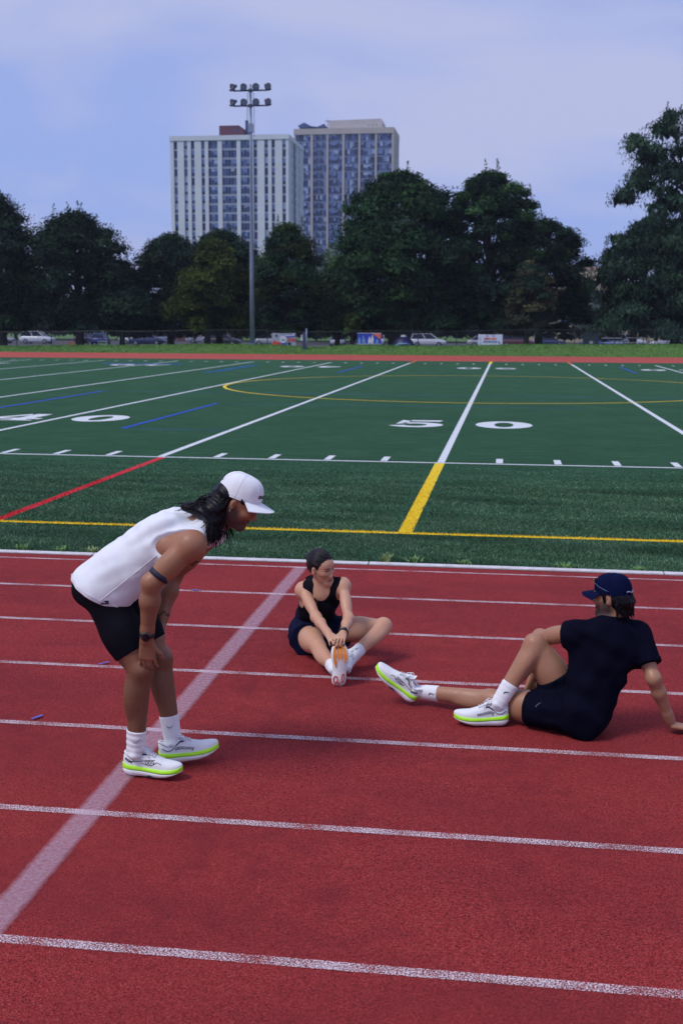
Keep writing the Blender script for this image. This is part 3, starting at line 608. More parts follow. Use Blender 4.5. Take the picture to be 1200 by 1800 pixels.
# ------------------------------------------------------------------ trees
M_BARK = simple('bark', (0.045, 0.036, 0.034), 0.95, 0.3, 6.0, bump=0.5)
M_LEAF = tint_mat('leaf', 0.8, spec=0.08, jitter=0.1, scale=3.0)
def crown_profile(shape, t):
    if shape == 'round': return max(0.14, (1 - max(0.0, (t - 0.30) / 0.70) ** 3.0) ** 0.55 * (0.90 + 0.10 * min(1, t / 0.15)))
    if shape == 'oval': return max(0.10, (1 - max(0.0, (t - 0.25) / 0.75) ** 2.2) ** 0.65 * (0.85 + 0.15 * min(1, t / 0.2)))
    if shape == 'cone': return max(0.08, (1 - t) ** 0.75 * (0.65 + 0.35 * min(1, t * 6)) * 1.05)
    if shape == 'low': return max(0.15, (1 - t ** 2.2) ** 0.6)
    if shape == 'airy': return 0.55 + 0.45 * math.sin(math.pi * t)
    return 1.0
def tree(label, X, Y, x0, x1, top, bot, pal, shape='round', nb=46, nl=260, leaf=0.34, seed=0, bz=None, sprigs=0, name='broadleaf_tree', group='trees along the far side of the field', droop=0.0, blob=0.20, trunk_r=None, lean=0.0, grow=1.30):
    r = np.random.default_rng(seed); z0 = bank_z(X, Y) - 0.05 if bz is None else bz
    if Y > 96 and bz is None: z0 = -0.62
    e = empty(name, (X, Y, z0)); tag(e, label, 'tree', group)
    cx = (x0 + x1) / 2 - X; hw = (x1 - x0) / 2 * grow; leaf = leaf * 0.72; bot = bot - 0.3; b0, t0 = bot - z0, top - z0; H = t0 - b0; dep = min(hw, 3.6) if hw < 4 else hw * 0.85
    cen, rad = [], []
    nb = int(nb * 1.5); blob = blob * 0.84; nl = int(nl * 0.85)
    for i in range(nb):
        t = (i + 0.5) / nb; t = t ** 0.85; a = i * 2.39996 + r.uniform(-.4, .4)
        R = crown_profile(shape, t); q = r.uniform(0.25, 1.0) ** 0.5
        br = hw * blob * 2 * r.uniform(0.55, 1.35) * (0.75 + 0.35 * R)
        R *= 1 + 0.20 * math.sin(a * 2 + seed) * math.sin(t * 7 + seed * 1.3) + r.normal(0, 0.07)
        rr_ = max(0.0, R - br / hw * 0.58) * q
        cen.append((cx + math.cos(a) * rr_ * hw, math.sin(a) * rr_ * dep, b0 + t * (H - br * 0.9) + (br * 0.25))); rad.append(br)
    cen, rad = np.array(cen), np.array(rad)
    V, C = [], []
    for (c, br) in zip(cen, rad):
        n = int(1.9 * nl * (br / (hw * blob * 2)) ** 1.6) + 40
        d = r.normal(size=(n, 3)); d /= np.linalg.norm(d, axis=1)[:, None]; d[:, 2] = np.where(d[:, 2] < -0.35, -d[:, 2], d[:, 2])
        rs = br * r.uniform(0.45, 1.10, n) ** 0.55 * (1 + 0.22 * np.sin(d[:, 0] * 7 + c[2]) * np.cos(d[:, 1] * 6 + c[0]))
        p = c + d * rs[:, None] * np.array([1.0, 1.0, 0.60]) - np.array([0, 0, droop]) * (rs / br)[:, None] ** 2 * r.uniform(0, 1, n)[:, None]
        nrm = d * 0.6 + r.normal(size=(n, 3)) * 0.7 + np.array([0, 0, 0.55]); nrm /= np.linalg.norm(nrm, axis=1)[:, None]
        u = np.cross(nrm, r.normal(size=(n, 3))); u /= np.linalg.norm(u, axis=1)[:, None]; w = np.cross(nrm, u)
        if droop: u = u * 0.5 + np.array([0, 0, -0.8])
        L = leaf * r.uniform(0.55, 1.25, n)[:, None]; W = L * r.uniform(0.36, 0.62, n)[:, None]
        bend = nrm * L * 0.16
        core = r.uniform(0, 1, n) < 0.22; p[core] = c + (p[core] - c) * 0.55; L[core] *= 2.6; W[core] *= 3.4      # oversized filler leaves added to darken the crown's inside
        V.append(np.stack([p - u * L * .5, p + w * W * .5 + bend, p + u * L * .5, p - w * W * .5 + bend], 1))
        tint = np.array(pal)[r.integers(0, len(pal))] * r.uniform(0.80, 1.65); C.append(tint * r.uniform(0.6, 1.35, (n, 1)) * np.array([1, 1, 1]))
    for s_ in range(sprigs):                                            # young shoots that stand above the crown
        a = r.uniform(0, 6.28); kb_ = np.argsort(-(cen[:, 2] + rad * 0.5))[r.integers(0, max(3, nb // 3))]; bx = cen[kb_, 0] + r.normal(0, .3) * rad[kb_]; by = cen[kb_, 1]
        zt = cen[kb_, 2] + rad[kb_] * 0.55 + r.uniform(0.5, 1.1); n = 90; q = r.uniform(0, 1, n)
        p = np.stack([bx + r.normal(0, .22, n) * (1.1 - q) + 0.35 * q * math.cos(a), by + r.normal(0, .22, n) * (1.1 - q), zt - 1.6 + 1.9 * q], 1)
        u = r.normal(size=(n, 3)) + np.array([0, 0, .8]); u /= np.linalg.norm(u, axis=1)[:, None]; w = np.cross(u, r.normal(size=(n, 3))); w /= np.linalg.norm(w, axis=1)[:, None]
        L = leaf * r.uniform(.5, 1.0, n)[:, None]; W = L * 0.42; V.append(np.stack([p - u * L * .5, p + w * W * .5, p + u * L * .5, p - w * W * .5], 1))
        C.append(np.array(pal)[0] * r.uniform(0.8, 1.3, (n, 1)))
    V = np.concatenate(V).reshape(-1, 3); C = np.repeat(np.concatenate(C), 4, 0)
    link('crown', np_mesh('crown', V, np.arange(len(V)).reshape(-1, 4), M_LEAF, False, np.clip(C, 0, 1)), e)
    tr = trunk_r or max(0.09, 0.028 * (top - z0)); b = MB(); fork = b0 + 0.25 * H
    mid = (lean * 0.4, 0, fork * 0.5)
    b.tube([(0, 0, -0.3), (0, 0, 0.12), mid, (lean + cx * 0.3, 0, fork), (lean + cx * 0.8, 0, b0 + 0.62 * H), (cx, 0, b0 + 0.88 * H)], [tr * 1.7, tr * 1.15, tr, tr * 0.85, tr * 0.45, tr * 0.12], 9)
    order = r.permutation(nb)[: min(nb, 16)]
    for k in order:
        c = cen[k]; s0 = Vector((lean + cx * 0.4 * r.uniform(0.6, 1.2), 0, min(fork + (c[2] - fork) * r.uniform(0.15, 0.5), b0 + 0.7 * H) if c[2] > fork else fork * 0.95)); tgt = Vector(c)
        m_ = s0.lerp(tgt, 0.5) + Vector((0, 0, 0.12 * H * r.uniform(-0.3, 0.6))); b.tube([s0, m_, tgt], [tr * 0.38, tr * 0.22, tr * 0.06], 6)
    b.build('trunk', M_BARK, e, True)
    return e
DK = [(0.013, 0.031, 0.019), (0.010, 0.025, 0.017), (0.018, 0.038, 0.020)]
GR = [(0.028, 0.070, 0.027), (0.018, 0.050, 0.021), (0.038, 0.086, 0.030)]
YG = [(0.036, 0.058, 0.013), (0.026, 0.045, 0.013), (0.050, 0.070, 0.014)]
LG = [(0.075, 0.140, 0.040), (0.060, 0.115, 0.036)]
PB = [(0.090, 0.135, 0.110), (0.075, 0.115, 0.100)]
BG = [(0.028, 0.060, 0.038), (0.020, 0.044, 0.031), (0.034, 0.066, 0.040)]
tree('dark tree with a feathery pointed top at the far left edge', -43.8, 97, -48.2, -40.0, 13.6, 1.3, DK, 'oval', 46, 300, .33, 11, sprigs=12)
tree('broad dark tree second from the left edge with shaggy top', -37.1, 98, -41.5, -33.2, 12.0, 1.2, DK, 'round', 56, 300, .33, 12, sprigs=10)
tree('slender dark tree filling the low gap right of the left clump', -34.3, 101, -36.4, -32.0, 7.9, 1.0, DK, 'oval', 30, 220, .33, 13, sprigs=5)
tree('dark rounded tree in front of the white tower\'s left corner', -30.4, 103, -33.6, -26.9, 10.4, 0.9, DK, 'round', 50, 300, .33, 14, sprigs=4)
tree('dark tree behind the yellowish tree, in front of the white tower', -26.6, 106, -29.8, -22.6, 11.0, 0.9, DK, 'round', 46, 280, .34, 15, sprigs=3)
tree('yellowish green oval tree just left of the floodlight mast', -24.6, 94, -26.9, -21.1, 9.2, 1.3, YG, 'oval', 42, 300, .28, 16, sprigs=5)
tree('dense green tree just right of the floodlight mast', -18.3, 95, -21.2, -15.0, 10.5, 1.3, GR[1:] + YG[1:2] + DK[:1], 'oval', 50, 320, .30, 17, sprigs=7)
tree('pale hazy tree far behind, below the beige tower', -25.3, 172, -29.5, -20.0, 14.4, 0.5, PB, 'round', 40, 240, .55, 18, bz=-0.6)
tree('bright yellow green tree in the gap left of the big central tree', -16.4, 112, -18.6, -13.4, 8.8, 0.9, LG + GR, 'oval', 40, 240, .32, 19, sprigs=3)
tree('dark shadowed tree low between the mast tree and the big central tree', -13.9, 104, -16.6, -11.4, 6.4, 0.9, DK, 'round', 36, 240, .33, 31)
tree('largest central tree with a layered crown reaching above the towers\' bases', -9.6, 98, -13.9, -4.1, 14.9, 1.3, GR + DK, 'round', 84, 330, .34, 20, blob=0.15, sprigs=4)
tree('tall dark green tree right of the largest central tree', -1.8, 99, -5.4, 1.7, 14.9, 1.3, GR + DK, 'round', 70, 330, .34, 21, blob=0.16, sprigs=6)
tree('rounded dark tree at the right end of the central clump', 2.6, 104, -0.6, 6.3, 11.5, 1.1, DK + GR[:1], 'round', 52, 290, .33, 22, sprigs=3, blob=0.17)
tree('brownish green smaller tree in front of the central clump\'s right end', 1.4, 95, -0.6, 3.6, 7.4, 1.4, [(0.06, 0.062, 0.030), (0.046, 0.052, 0.03), DK[0]], 'oval', 32, 220, .28, 23)
tree('wide drooping blue green tree with low boughs near the right edge', 9.9, 96.5, 6.5, 15.4, 11.0, 1.1, BG + DK, 'low', 78, 300, .30, 24, droop=0.5, blob=0.15)
tree('tall airy tree with bare limbs showing at the right edge', 13.6, 99.5, 8.8, 20.2, 19.8, 9.0, BG, 'airy', 44, 240, .34, 25, blob=0.13, droop=0.25, trunk_r=0.36, sprigs=6)
tree('dark tree filling the lower right edge behind the drooping tree', 15.5, 101, 11.5, 20.0, 11.5, 1.0, DK + BG, 'low', 56, 260, .33, 26)
tree('small young yellowish tree on a thin stem near the blue banner', -12.36, 92.5, -13.0, -11.7, 3.2, 1.6, YG + LG, 'round', 16, 110, .18, 27, trunk_r=0.05)
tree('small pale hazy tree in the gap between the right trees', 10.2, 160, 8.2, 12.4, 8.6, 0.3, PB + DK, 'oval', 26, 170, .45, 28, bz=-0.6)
for i, (x, w, top) in enumerate(((-86, 16, 9), (-72, 14, 8), (-58, 15, 8.5), (-43, 14, 7.5), (-28, 15, 8), (-13, 14, 7.5))):
    side = ('first', 'second', 'third', 'fourth', 'fifth', 'sixth')[i]
    tree(f'dark tree behind the car park, {side} from the left in the back row', x, 196, x - w / 2 - 2, x + w / 2 + 2, top, -0.2, DK, 'low', 44, 220, .80, 60 + i, bz=-0.6, group='back row of trees behind the car park')
# ------------------------------------------------------------------ fence, banners, cars and small things by the car park
M_BLK = simple('black_metal', (0.012, 0.013, 0.02), 0.5, 0.2); 
def mesh_mat():
    t = NT('chain_link'); t.col((0.014, 0.015, 0.024)); t.set(Roughness=0.6, Alpha=0.14); return t.m
fence = empty('chain_link_fence', (0, 91.3, 0)); tag(fence, 'black chain link fence along the top of the grass bank', 'fence')
fz = lambda x: bank_z(x, 91.0)
fx = [x for x in np.arange(-58, 26, 3.0)]
for x in fx:
    b = MB(); b.tube([(0, 0, -0.3), (0, 0, 1.16)], 0.035, 6); b.build('post', M_BLK, fence, loc=(x, 0, fz(x)))
CL = mesh_mat()
for x0, x1 in zip(fx[:-1], fx[1:]):
    b = MB(); b.tube([(x0, 0, fz(x0) + 1.12), (x1, 0, fz(x1) + 1.12)], 0.018, 6); b.build('top_rail', M_BLK, fence)
    b = MB(); b.grid([[(x0 + 0.04, 0.0, fz(x0) + 0.03), (x1 - 0.04, 0.0, fz(x1) + 0.03)], [(x0 + 0.04, 0.0, fz(x0) + 1.09), (x1 - 0.04, 0.0, fz(x1) + 1.09)]]); b.build('mesh_panel', CL, fence)

def text_mesh(txt, size, mat, name='lettering', bold=0.0, extrude=0.0):
    cu = bpy.data.curves.new(name, 'FONT'); cu.body = txt; cu.size = size; cu.align_x = 'CENTER'; cu.offset = bold; cu.extrude = extrude; cu.resolution_u = 3
    o = bpy.data.objects.new(name, cu); COL.objects.link(o)
    dg = bpy.context.evaluated_depsgraph_get(); me = bpy.data.meshes.new_from_object(o.evaluated_get(dg)); me.name = name
    bpy.data.objects.remove(o); bpy.data.curves.remove(cu)
    me.materials.clear(); me.materials.append(mat); return me
def upright(me, parent, x, y, z, name='lettering', sx=1.0):
    o = link(name, me, parent, (x, y, z)); o.rotation_euler = (math.pi / 2, 0, 0); o.scale = (sx, 1, 1); return o
PW = simple('vinyl_white', (0.62, 0.64, 0.70), 0.5, 0.06); PB_ = simple('vinyl_blue', (0.02, 0.05, 0.42), 0.5, 0.1); PR = simple('vinyl_red', (0.60, 0.06, 0.05), 0.5, 0.1)
PO = simple('vinyl_orange', (0.72, 0.15, 0.06), 0.5, 0.1); PN = simple('vinyl_navy', (0.01, 0.016, 0.09), 0.5, 0.1); PG = simple('vinyl_grey', (0.36, 0.38, 0.44), 0.5, 0.2, 9.0); PS = simple('vinyl_sky', (0.18, 0.33, 0.62), 0.5, 0.1)
def cloth(x0, x1, z0, z1, y, mat, parent, name='sheet', sag=0.012, n=16, seed=0):
    b = MB(); r = random.Random(seed); top = [z1 - sag * math.sin(math.pi * i / n) * 2 for i in range(n + 1)]
    rows = [[(x0 + (x1 - x0) * i / n, y + 0.010 * math.sin(i * 1.3 + j), z0 + (top[i] - z0) * j / 4) for i in range(n + 1)] for j in range(5)]
    b.grid(rows); b.grid([[(p[0], p[1] + 0.004, p[2]) for p in row] for row in reversed(rows)]); return b.build(name, mat, parent)
def disc(cx, cz, rx, rz, y, mat, parent, name, n=20, pts=None):
    b = MB(); q = pts or [(cx + rx * math.cos(6.2832 * k / n), cz + rz * math.sin(6.2832 * k / n)) for k in range(n)]
    m = len(q); b.add([(x, y, z) for x, z in q] + [(x, y + 0.003, z) for x, z in q], [tuple(range(m))] + [(k, k + m, (k + 1) % m + m, (k + 1) % m) for k in range(m)]); return b.build(name, mat, parent)
# banner with a white ball-like disc and red and blue stripes
bn = empty('banner', (-17.64, 91.16, 0.49)); tag(bn, 'colourful banner with white disc and red and blue stripes tied to the fence', 'banner', 'banners tied to the fence')
cloth(-0.96, 0.96, 0.02, 1.02, 0, PG, bn, seed=1)
disc(0, 0, 0, 0, -0.024, PB_, bn, 'blue_field', pts=[(-0.15, 0.90), (0.94, 0.90), (0.94, 0.74), (0.2, 0.66)])
disc(0, 0, 0, 0, -0.028, PW, bn, 'white_stripe', pts=[(-0.10, 0.90), (0.86, 0.84), (0.86, 0.79), (0.2, 0.78)])
disc(0, 0, 0, 0, -0.024, PR, bn, 'red_stripe', pts=[(0.25, 0.60), (0.94, 0.60), (0.94, 0.50), (0.3, 0.50)]); disc(0, 0, 0, 0, -0.024, PR, bn, 'red_stripe', pts=[(0.32, 0.44), (0.94, 0.44), (0.94, 0.36), (0.36, 0.36)])
disc(0, 0, 0, 0, -0.026, PR, bn, 'red_patch', pts=[(-0.93, 0.25), (-0.75, 0.5), (-0.70, 0.35), (-0.3, 0.28), (-0.2, 0.12), (-0.6, 0.05), (-0.93, 0.08)]); disc(0.80, 0.88, 0.07, 0.07, -0.032, PW, bn, 'white_dot')
disc(0, 0.20, 0.22, 0.17, -0.030, PB_, bn, 'blue_patch'); disc(-0.05, 0.52, 0.30, 0.30, -0.036, PW, bn, 'white_disc'); disc(-0.05, 0.46, 0.13, 0.045, -0.042, PN, bn, 'dark_mark'); disc(0.45, 0.18, 0.14, 0.12, -0.03, PN, bn, 'dark_figure'); disc(-0.6, 0.8, 0.08, 0.10, -0.03, PN, bn, 'dark_figure')
# blue banner with pale figures and an orange corner
bn = empty('banner', (-10.82, 91.16, 0.68)); tag(bn, 'blue banner with pale silhouettes and an orange corner tied to the fence', 'banner', 'banners tied to the fence')
cloth(-0.95, 0.95, 0.0, 0.86, 0, PB_, bn, seed=2)
disc(0, 0, 0, 0, -0.024, PO, bn, 'orange_corner', pts=[(0.20, 0.82), (0.91, 0.82), (0.91, 0.36), (0.62, 0.55), (0.45, 0.68)])
for x, h_, w_ in ((-0.78, 0.52, 0.10), (-0.48, 0.68, 0.07), (-0.34, 0.45, 0.05), (0.02, 0.58, 0.11), (0.24, 0.70, 0.10), (0.62, 0.40, 0.10)):
    disc(0, 0, 0, 0, -0.030, PW if x > -0.2 and x < 0.5 else PS, bn, 'pale_figure', pts=[(x - w_, 0.06), (x + w_ * .8, 0.06), (x + w_, h_ * .6), (x + w_ * .5, h_ * .8), (x + w_ * .4, h_), (x - w_ * .3, h_), (x - w_ * .6, h_ * .75), (x - w_ * 1.1, h_ * .5)])
for a, c_ in (((-0.96, -0.004), (0.96, 0.03)), ((-0.96, 0.83), (0.96, 0.866))):
    b = MB(); b.box((a[0], -0.032, a[1]), (c_[0], -0.02, c_[1])); b.build('white_hem', PW, bn)
# white club banner
bn = empty('banner', (-1.40, 91.16, 0.50)); tag(bn, 'white banner with red and navy lettering reading SOCCER CLUB tied to the fence', 'banner', 'banners tied to the fence')
cloth(-0.93, 0.93, 0.0, 1.0, 0, simple('vinyl_paper', (0.56, 0.60, 0.76), 0.5, 0.05), bn, seed=3)
upright(text_mesh('SOCCER CLUB', 0.20, PN, bold=0.006), bn, -0.02, -0.022, 0.36, sx=0.80); upright(text_mesh('SPORTING CITY', 0.15, PR, bold=0.006), bn, -0.02, -0.022, 0.58, sx=0.85) if False else None
disc(0, 0, 0, 0, -0.022, PR, bn, 'red_lettering', pts=[(-0.46, 0.60), (-0.02, 0.60), (-0.02, 0.73), (-0.46, 0.73)]); disc(0, 0, 0, 0, -0.022, PO, bn, 'red_lettering', pts=[(0.06, 0.60), (0.46, 0.60), (0.46, 0.73), (0.06, 0.73)])
for x in (-0.24, 0.24): disc(x, 0.87, 0.055, 0.055, -0.022, PN, bn, 'crest')
disc(0, 0, 0, 0, -0.022, PN, bn, 'player_mark', pts=[(0.58, 0.46), (0.66, 0.50), (0.74, 0.36), (0.80, 0.30), (0.70, 0.28), (0.62, 0.38)]); disc(-0.78, 0.62, 0.05, 0.14, -0.022, PG, bn, 'player_mark'); disc(-0.76, 0.27, 0.08, 0.10, -0.022, PG, bn, 'player_mark')
# square sign by the gate post, slim gate post with lean-to board
sg = empty('notice_sign', (-15.72, 88.9, bank_z(-15.72, 88.9))); tag(sg, 'small pale square notice on a post beside the dip in the bank', 'sign')
b = MB(); b.tube([(0.12, 0.03, -0.3), (0.12, 0.03, 0.95)], 0.03, 6); b.build('post', M_BLK, sg); b = MB(); b.box((-0.16, -0.015, 0.48), (0.16, 0.015, 0.96)); b.build('panel', PG, sg); disc(0, 0, 0, 0, -0.02, PW, sg, 'white_patch', pts=[(-0.15, 0.49), (0.15, 0.49), (0.10, 0.68), (0.0, 0.74), (-0.15, 0.66)])
gp = empty('gate_post', (-15.10, 87.0, bank_z(-15.1, 87.0))); tag(gp, 'slim steel gate post standing in front of the bank\'s dip', 'post')
b = MB(); b.tube([(0, 0, -0.25), (0, 0, 1.55)], 0.05, 8); b.lathe([(0.055, 1.55), (0.05, 1.58), (0.0, 1.60)], 8); b.build('pole', simple('galvanised', (0.2, .25, .34), .5), gp, True); b = MB(); b.box((-0.30, 0.05, 0.05), (-0.055, 0.09, 1.35)); b.build('gate_leaf', simple('gate_navy', (0.03, 0.04, 0.10), 0.5), gp)
# dark green cabinet
cb = empty('utility_cabinet', (6.3, 91.9, bank_z(6.3, 91.9))); tag(cb, 'dark green utility cabinet with a small white notice behind the fence', 'cabinet')
gm = simple('cabinet_green', (0.012, 0.030, 0.040), 0.5, 0.15)
b = MB(); b.box((-0.58, 0, -0.3), (0.58, 0.7, 1.0)); b.build('body', gm, cb); b = MB(); b.box((-0.62, -0.04, 1.002), (0.62, 0.74, 1.07)); b.build('lid', gm, cb)
for s_ in (-1, 1):
    b = MB(); b.box((s_ * 0.285 - 0.275, -0.02, -0.2), (s_ * 0.285 + 0.275, -0.003, 0.95)); b.build('door', gm, cb)
b = MB(); b.box((-0.12, -0.034, 0.30), (0.14, -0.022, 0.50)); b.build('notice', PG, cb)
# benches
for i, (x, lab) in enumerate(((7.9, 'white plank bench behind the fence next to the green cabinet'), (9.7, 'white plank bench behind the fence near the right trees'))):
    e = empty('park_bench', (x, 92.2, bank_z(x, 92.2))); tag(e, lab, 'bench', 'white benches behind the fence')
    for y, z, nm in ((0, 0.46, 'seat'), (-0.4, 0.22, 'foot_plank'), (0.42, 0.82, 'backrest')):
        b = MB(); b.box((-0.78, y - 0.14, z - 0.04), (0.78, y + 0.14, z)); b.build(nm, simple('bench_white', (0.50, 0.53, 0.60), 0.5), e)
    for s_ in (-0.6, 0.6):
        b = MB(); b.tube([(s_, -0.4, -0.3), (s_, -0.4, 0.18)], 0.03, 6); b.tube([(s_, 0, -0.3), (s_, 0, 0.42)], 0.03, 6); b.tube([(s_, 0.42, -0.3), (s_, 0.42, 0.78)], 0.03, 6); b.build('leg', M_BLK, e)
# small barriers beneath the left trees
def barrier(x, y, w, h, mat, label, z0):
    e = empty('barrier', (x, y, z0)); tag(e, label, 'barrier')
    for s_ in (-w / 2, w / 2):
        b = MB(); b.box((s_ - 0.03, -0.03, -0.1), (s_ + 0.03, 0.03, h)); b.build('leg', mat, e)
    for z in (h - 0.06, h * 0.55):
        b = MB(); b.box((-w / 2 + 0.031, -0.02, z - 0.05), (w / 2 - 0.031, 0.02, z + 0.05)); b.build('board', mat, e)
barrier(-36.9, 95.5, 0.55, 0.5, simple('barrier_orange', (0.55, 0.16, 0.06), 0.5), 'small orange barrier on the grass under the left trees', 0.12)
barrier(-34.0, 95.0, 0.75, 0.62, simple('barrier_mint', (0.30, 0.42, 0.34), 0.5), 'pale green frame barrier on the grass under the left trees', 0.12)
# dark domed inflatable behind the fence
dm = empty('inflatable_dome', (-8.4, 94.2, bank_z(-8.4, 94.2))); tag(dm, 'dark navy domed inflatable with white bands behind the fence', 'inflatable')
b = MB(); b.lathe([(0.95, -0.1), (0.98, 0.3), (0.90, 0.75), (0.68, 1.1), (0.38, 1.32), (0.20, 1.39)], 24); b.build('shell', PN, dm, True)
b = MB(); b.lathe([(0.24, 1.38), (0.20, 1.50), (0.0, 1.54)], 16); b.build('cap', PW, dm, True)
b = MB(); b.tube([(0.25, -0.98, 0.55), (0.55, -1.10, 0.35), (0.9, -1.0, 0.15)], 0.06, 8); b.build('guard_bar', PS, dm, True)
b = MB(); b.tube([(-0.70, -0.66, 0.62), (-0.30, -0.88, 0.80), (0.25, -0.88, 0.84), (0.62, -0.66, 0.76)], 0.07, 8); b.build('band', PS, dm, True)

# cars
RUB = simple('tyre_rubber', (0.012, 0.012, 0.014), 0.85); RIM = simple('alloy', (0.35, 0.37, 0.42), 0.35, metal=0.7); CGL = glass('car_glass', (0.012, 0.018, 0.04), 0.08); HL = simple('headlamp', (0.55, 0.58, 0.65), 0.2); TLm = simple('tail_lamp', (0.30, 0.015, 0.02), 0.3)
def car_mesh_parts(kind):
    """side profile stations along the length (x), lower body and glasshouse as separate lofts"""
    if kind == 'sedan': L, Hh, roof = 4.6, 1.45, [(-1.75, .92), (-1.15, 1.40), (0.15, 1.45), (1.05, .95)]
    elif kind == 'suv': L, Hh, roof = 4.6, 1.72, [(-2.15, 1.02), (-1.95, 1.66), (0.25, 1.72), (1.10, 1.06)]
    elif kind == 'hatch': L, Hh, roof = 4.1, 1.50, [(-1.95, .95), (-1.55, 1.42), (0.1, 1.50), (1.05, .96)]
    else: L, Hh, roof = 5.0, 2.0, [(-2.4, 1.05), (-2.32, 1.94), (1.0, 2.0), (1.85, 1.15)]
    belt = {'sedan': 0.92, 'suv': 1.03, 'hatch': 0.95, 'van': 1.1}[kind]; W = 0.9
    return L, Hh, roof, belt, W
def loft_body(kind):
    L, Hh, roof, belt, W = car_mesh_parts(kind); b = MB(); h = L / 2
    st = [(-h, .45, belt - .22, .80), (-h + .06, .30, belt - .08, .86), (-h + .5, .22, belt, .90), (-1.2, .20, belt, .91), (0.2, .20, belt, .91), (1.05, .20, belt - 0.01, .90), (1.6, .22, belt - .10, .89), (h - .25, .26, belt - .18, .84), (h - .04, .34, belt - .28, .76), (h, .45, belt - .40, .70)]
    rows = []
    for x, z0, z1, w in st:
        rows.append([(x, -w * .92, z0), (x, -w, z0 + .18), (x, -w * 1.0, (z0 + z1) / 2 + .05), (x, -w * .97, z1 - .05), (x, -w * .88, z1), (x, w * .88, z1), (x, w * .97, z1 - .05), (x, w, (z0 + z1) / 2 + .05), (x, w, z0 + .18), (x, w * .92, z0)])
    b.grid(rows, wrap=True); b.add(rows[0], [tuple(range(10))]); b.add(rows[-1], [tuple(reversed(range(10)))])
    return b
def loft_roof(kind):
    L, Hh, roof, belt, W = car_mesh_parts(kind); b = MB(); (xa, za), (xb, zb), (xc, zc), (xd, zd) = roof; wi, wt = .86, .66
    b.add([(xb, -wt, zb), (xc, -wt, zc), (xc, wt, zc), (xb, wt, zb), (xb, -wt, zb - .05), (xc, -wt, zc - .05), (xc, wt, zc - .05), (xb, wt, zb - .05)], [(0, 1, 2, 3), (4, 7, 6, 5), (0, 4, 5, 1), (1, 5, 6, 2), (2, 6, 7, 3), (3, 7, 4, 0)])
    for s_ in (-1, 1):
        for p, q in (((xa, s_ * wi, za), (xb, s_ * wt, zb)), ((xd, s_ * wi, zd), (xc, s_ * wt, zc)), (((xa * .45 + xd * .55), s_ * wi, belt), ((xb * .45 + xc * .55), s_ * wt, zb - .02))):
            b.tube([p, q], 0.045, 6)
    return b
def car_windows(kind):
    L, Hh, roof, belt, W = car_mesh_parts(kind); (xa, za), (xb, zb), (xc, zc), (xd, zd) = roof; wi, wt = .855, .655; out = []
    mx0, mx1 = xa * .45 + xd * .55, xb * .45 + xc * .55
    def quad(p):
        b = MB(); c_ = sum((Vector(q) for q in p), Vector()) / 4; n_ = (Vector(p[1]) - Vector(p[0])).cross(Vector(p[3]) - Vector(p[0])).normalized() * 0.02
        b.add(p + [tuple(Vector(q) - n_) for q in p], [(0, 1, 2, 3), (7, 6, 5, 4), (0, 4, 5, 1), (1, 5, 6, 2), (2, 6, 7, 3), (3, 7, 4, 0)]); return b
    for s_ in (-1, 1):
        out.append(quad([(xa, s_ * wi, za), (mx0, s_ * wi, belt), (mx1, s_ * wt, zb - .03), (xb, s_ * wt, zb - .03)])); out.append(quad([(mx0, s_ * wi, belt), (xd, s_ * wi, zd), (xc, s_ * wt, zc - .03), (mx1, s_ * wt, zb - .03)]))
    out.append(quad([(xd, -wi, zd), (xd, wi, zd), (xc, wt, zc - .02), (xc, -wt, zc - .02)])); out.append(quad([(xa, wi, za), (xa, -wi, za), (xb, -wt, zb - .02), (xb, wt, zb - .02)]))
    return [q.mesh('window', CGL) for q in out]
_wb = MB(); _wb.lathe([(0.20, -0.10), (0.32, -0.10), (0.33, -0.06), (0.33, 0.06), (0.32, 0.10), (0.20, 0.10)], 18, 0, Matrix.Rotation(math.pi / 2, 4, 'X')); TYRE = _wb.mesh('tyre', RUB, True)
_rb = MB(); M9 = Matrix.Rotation(math.pi / 2, 4, 'X'); _rb.lathe([(0.205, -0.08), (0.17, -0.07), (0.05, -0.09), (0.0, -0.09)], 14, 0, M9); _rb.lathe([(0.205, 0.08), (0.17, 0.07), (0.05, 0.09), (0.0, 0.09)], 14, 0, M9); RIMM = _rb.mesh('rim', RIM)
_lb = MB(); _lb.box((-0.05, -0.17, -0.07), (0.05, 0.17, 0.07)); LAMP = _lb.mesh('headlight', HL); _tb = MB(); _tb.box((-0.04, -0.15, -0.10), (0.04, 0.15, 0.10)); TAIL = _tb.mesh('tail_light', TLm)
WIN = {k: car_windows(k) for k in ('sedan', 'suv', 'hatch', 'van')}
def car(kind, colour, X, Y, rz, label):
    e = empty('parked_car', (X, Y, -0.555)); e.rotation_euler = (0, 0, rz); tag(e, label, 'car', 'cars parked behind the fence')
    nm = 'car_paint_%d' % int(sum(c * 1000 * (i + 1) for i, c in enumerate(colour))); pm = simple(nm, colour, 0.25, 0.04, 2.0); pm.node_tree.nodes['Principled BSDF'].inputs['Coat Weight'].default_value = 0.6
    L, Hh, roof, belt, W = car_mesh_parts(kind)
    loft_body(kind).build('body', pm, e, True); loft_roof(kind).build('roof', pm, e)
    for m_ in WIN[kind]: link('window', m_, e)
    for x in (-1.35, 1.38):
        for s_ in (-1, 1):
            w = link('wheel', TYRE, e, (x, s_ * 0.84, 0.33)); link('rim', RIMM, w)
    for s_ in (-1, 1):
        link('headlight', LAMP, e, (L / 2 - 0.03, s_ * 0.52, belt - .40)); link('tail_light', TAIL, e, (-L / 2 + 0.03, s_ * 0.62, belt - .22))
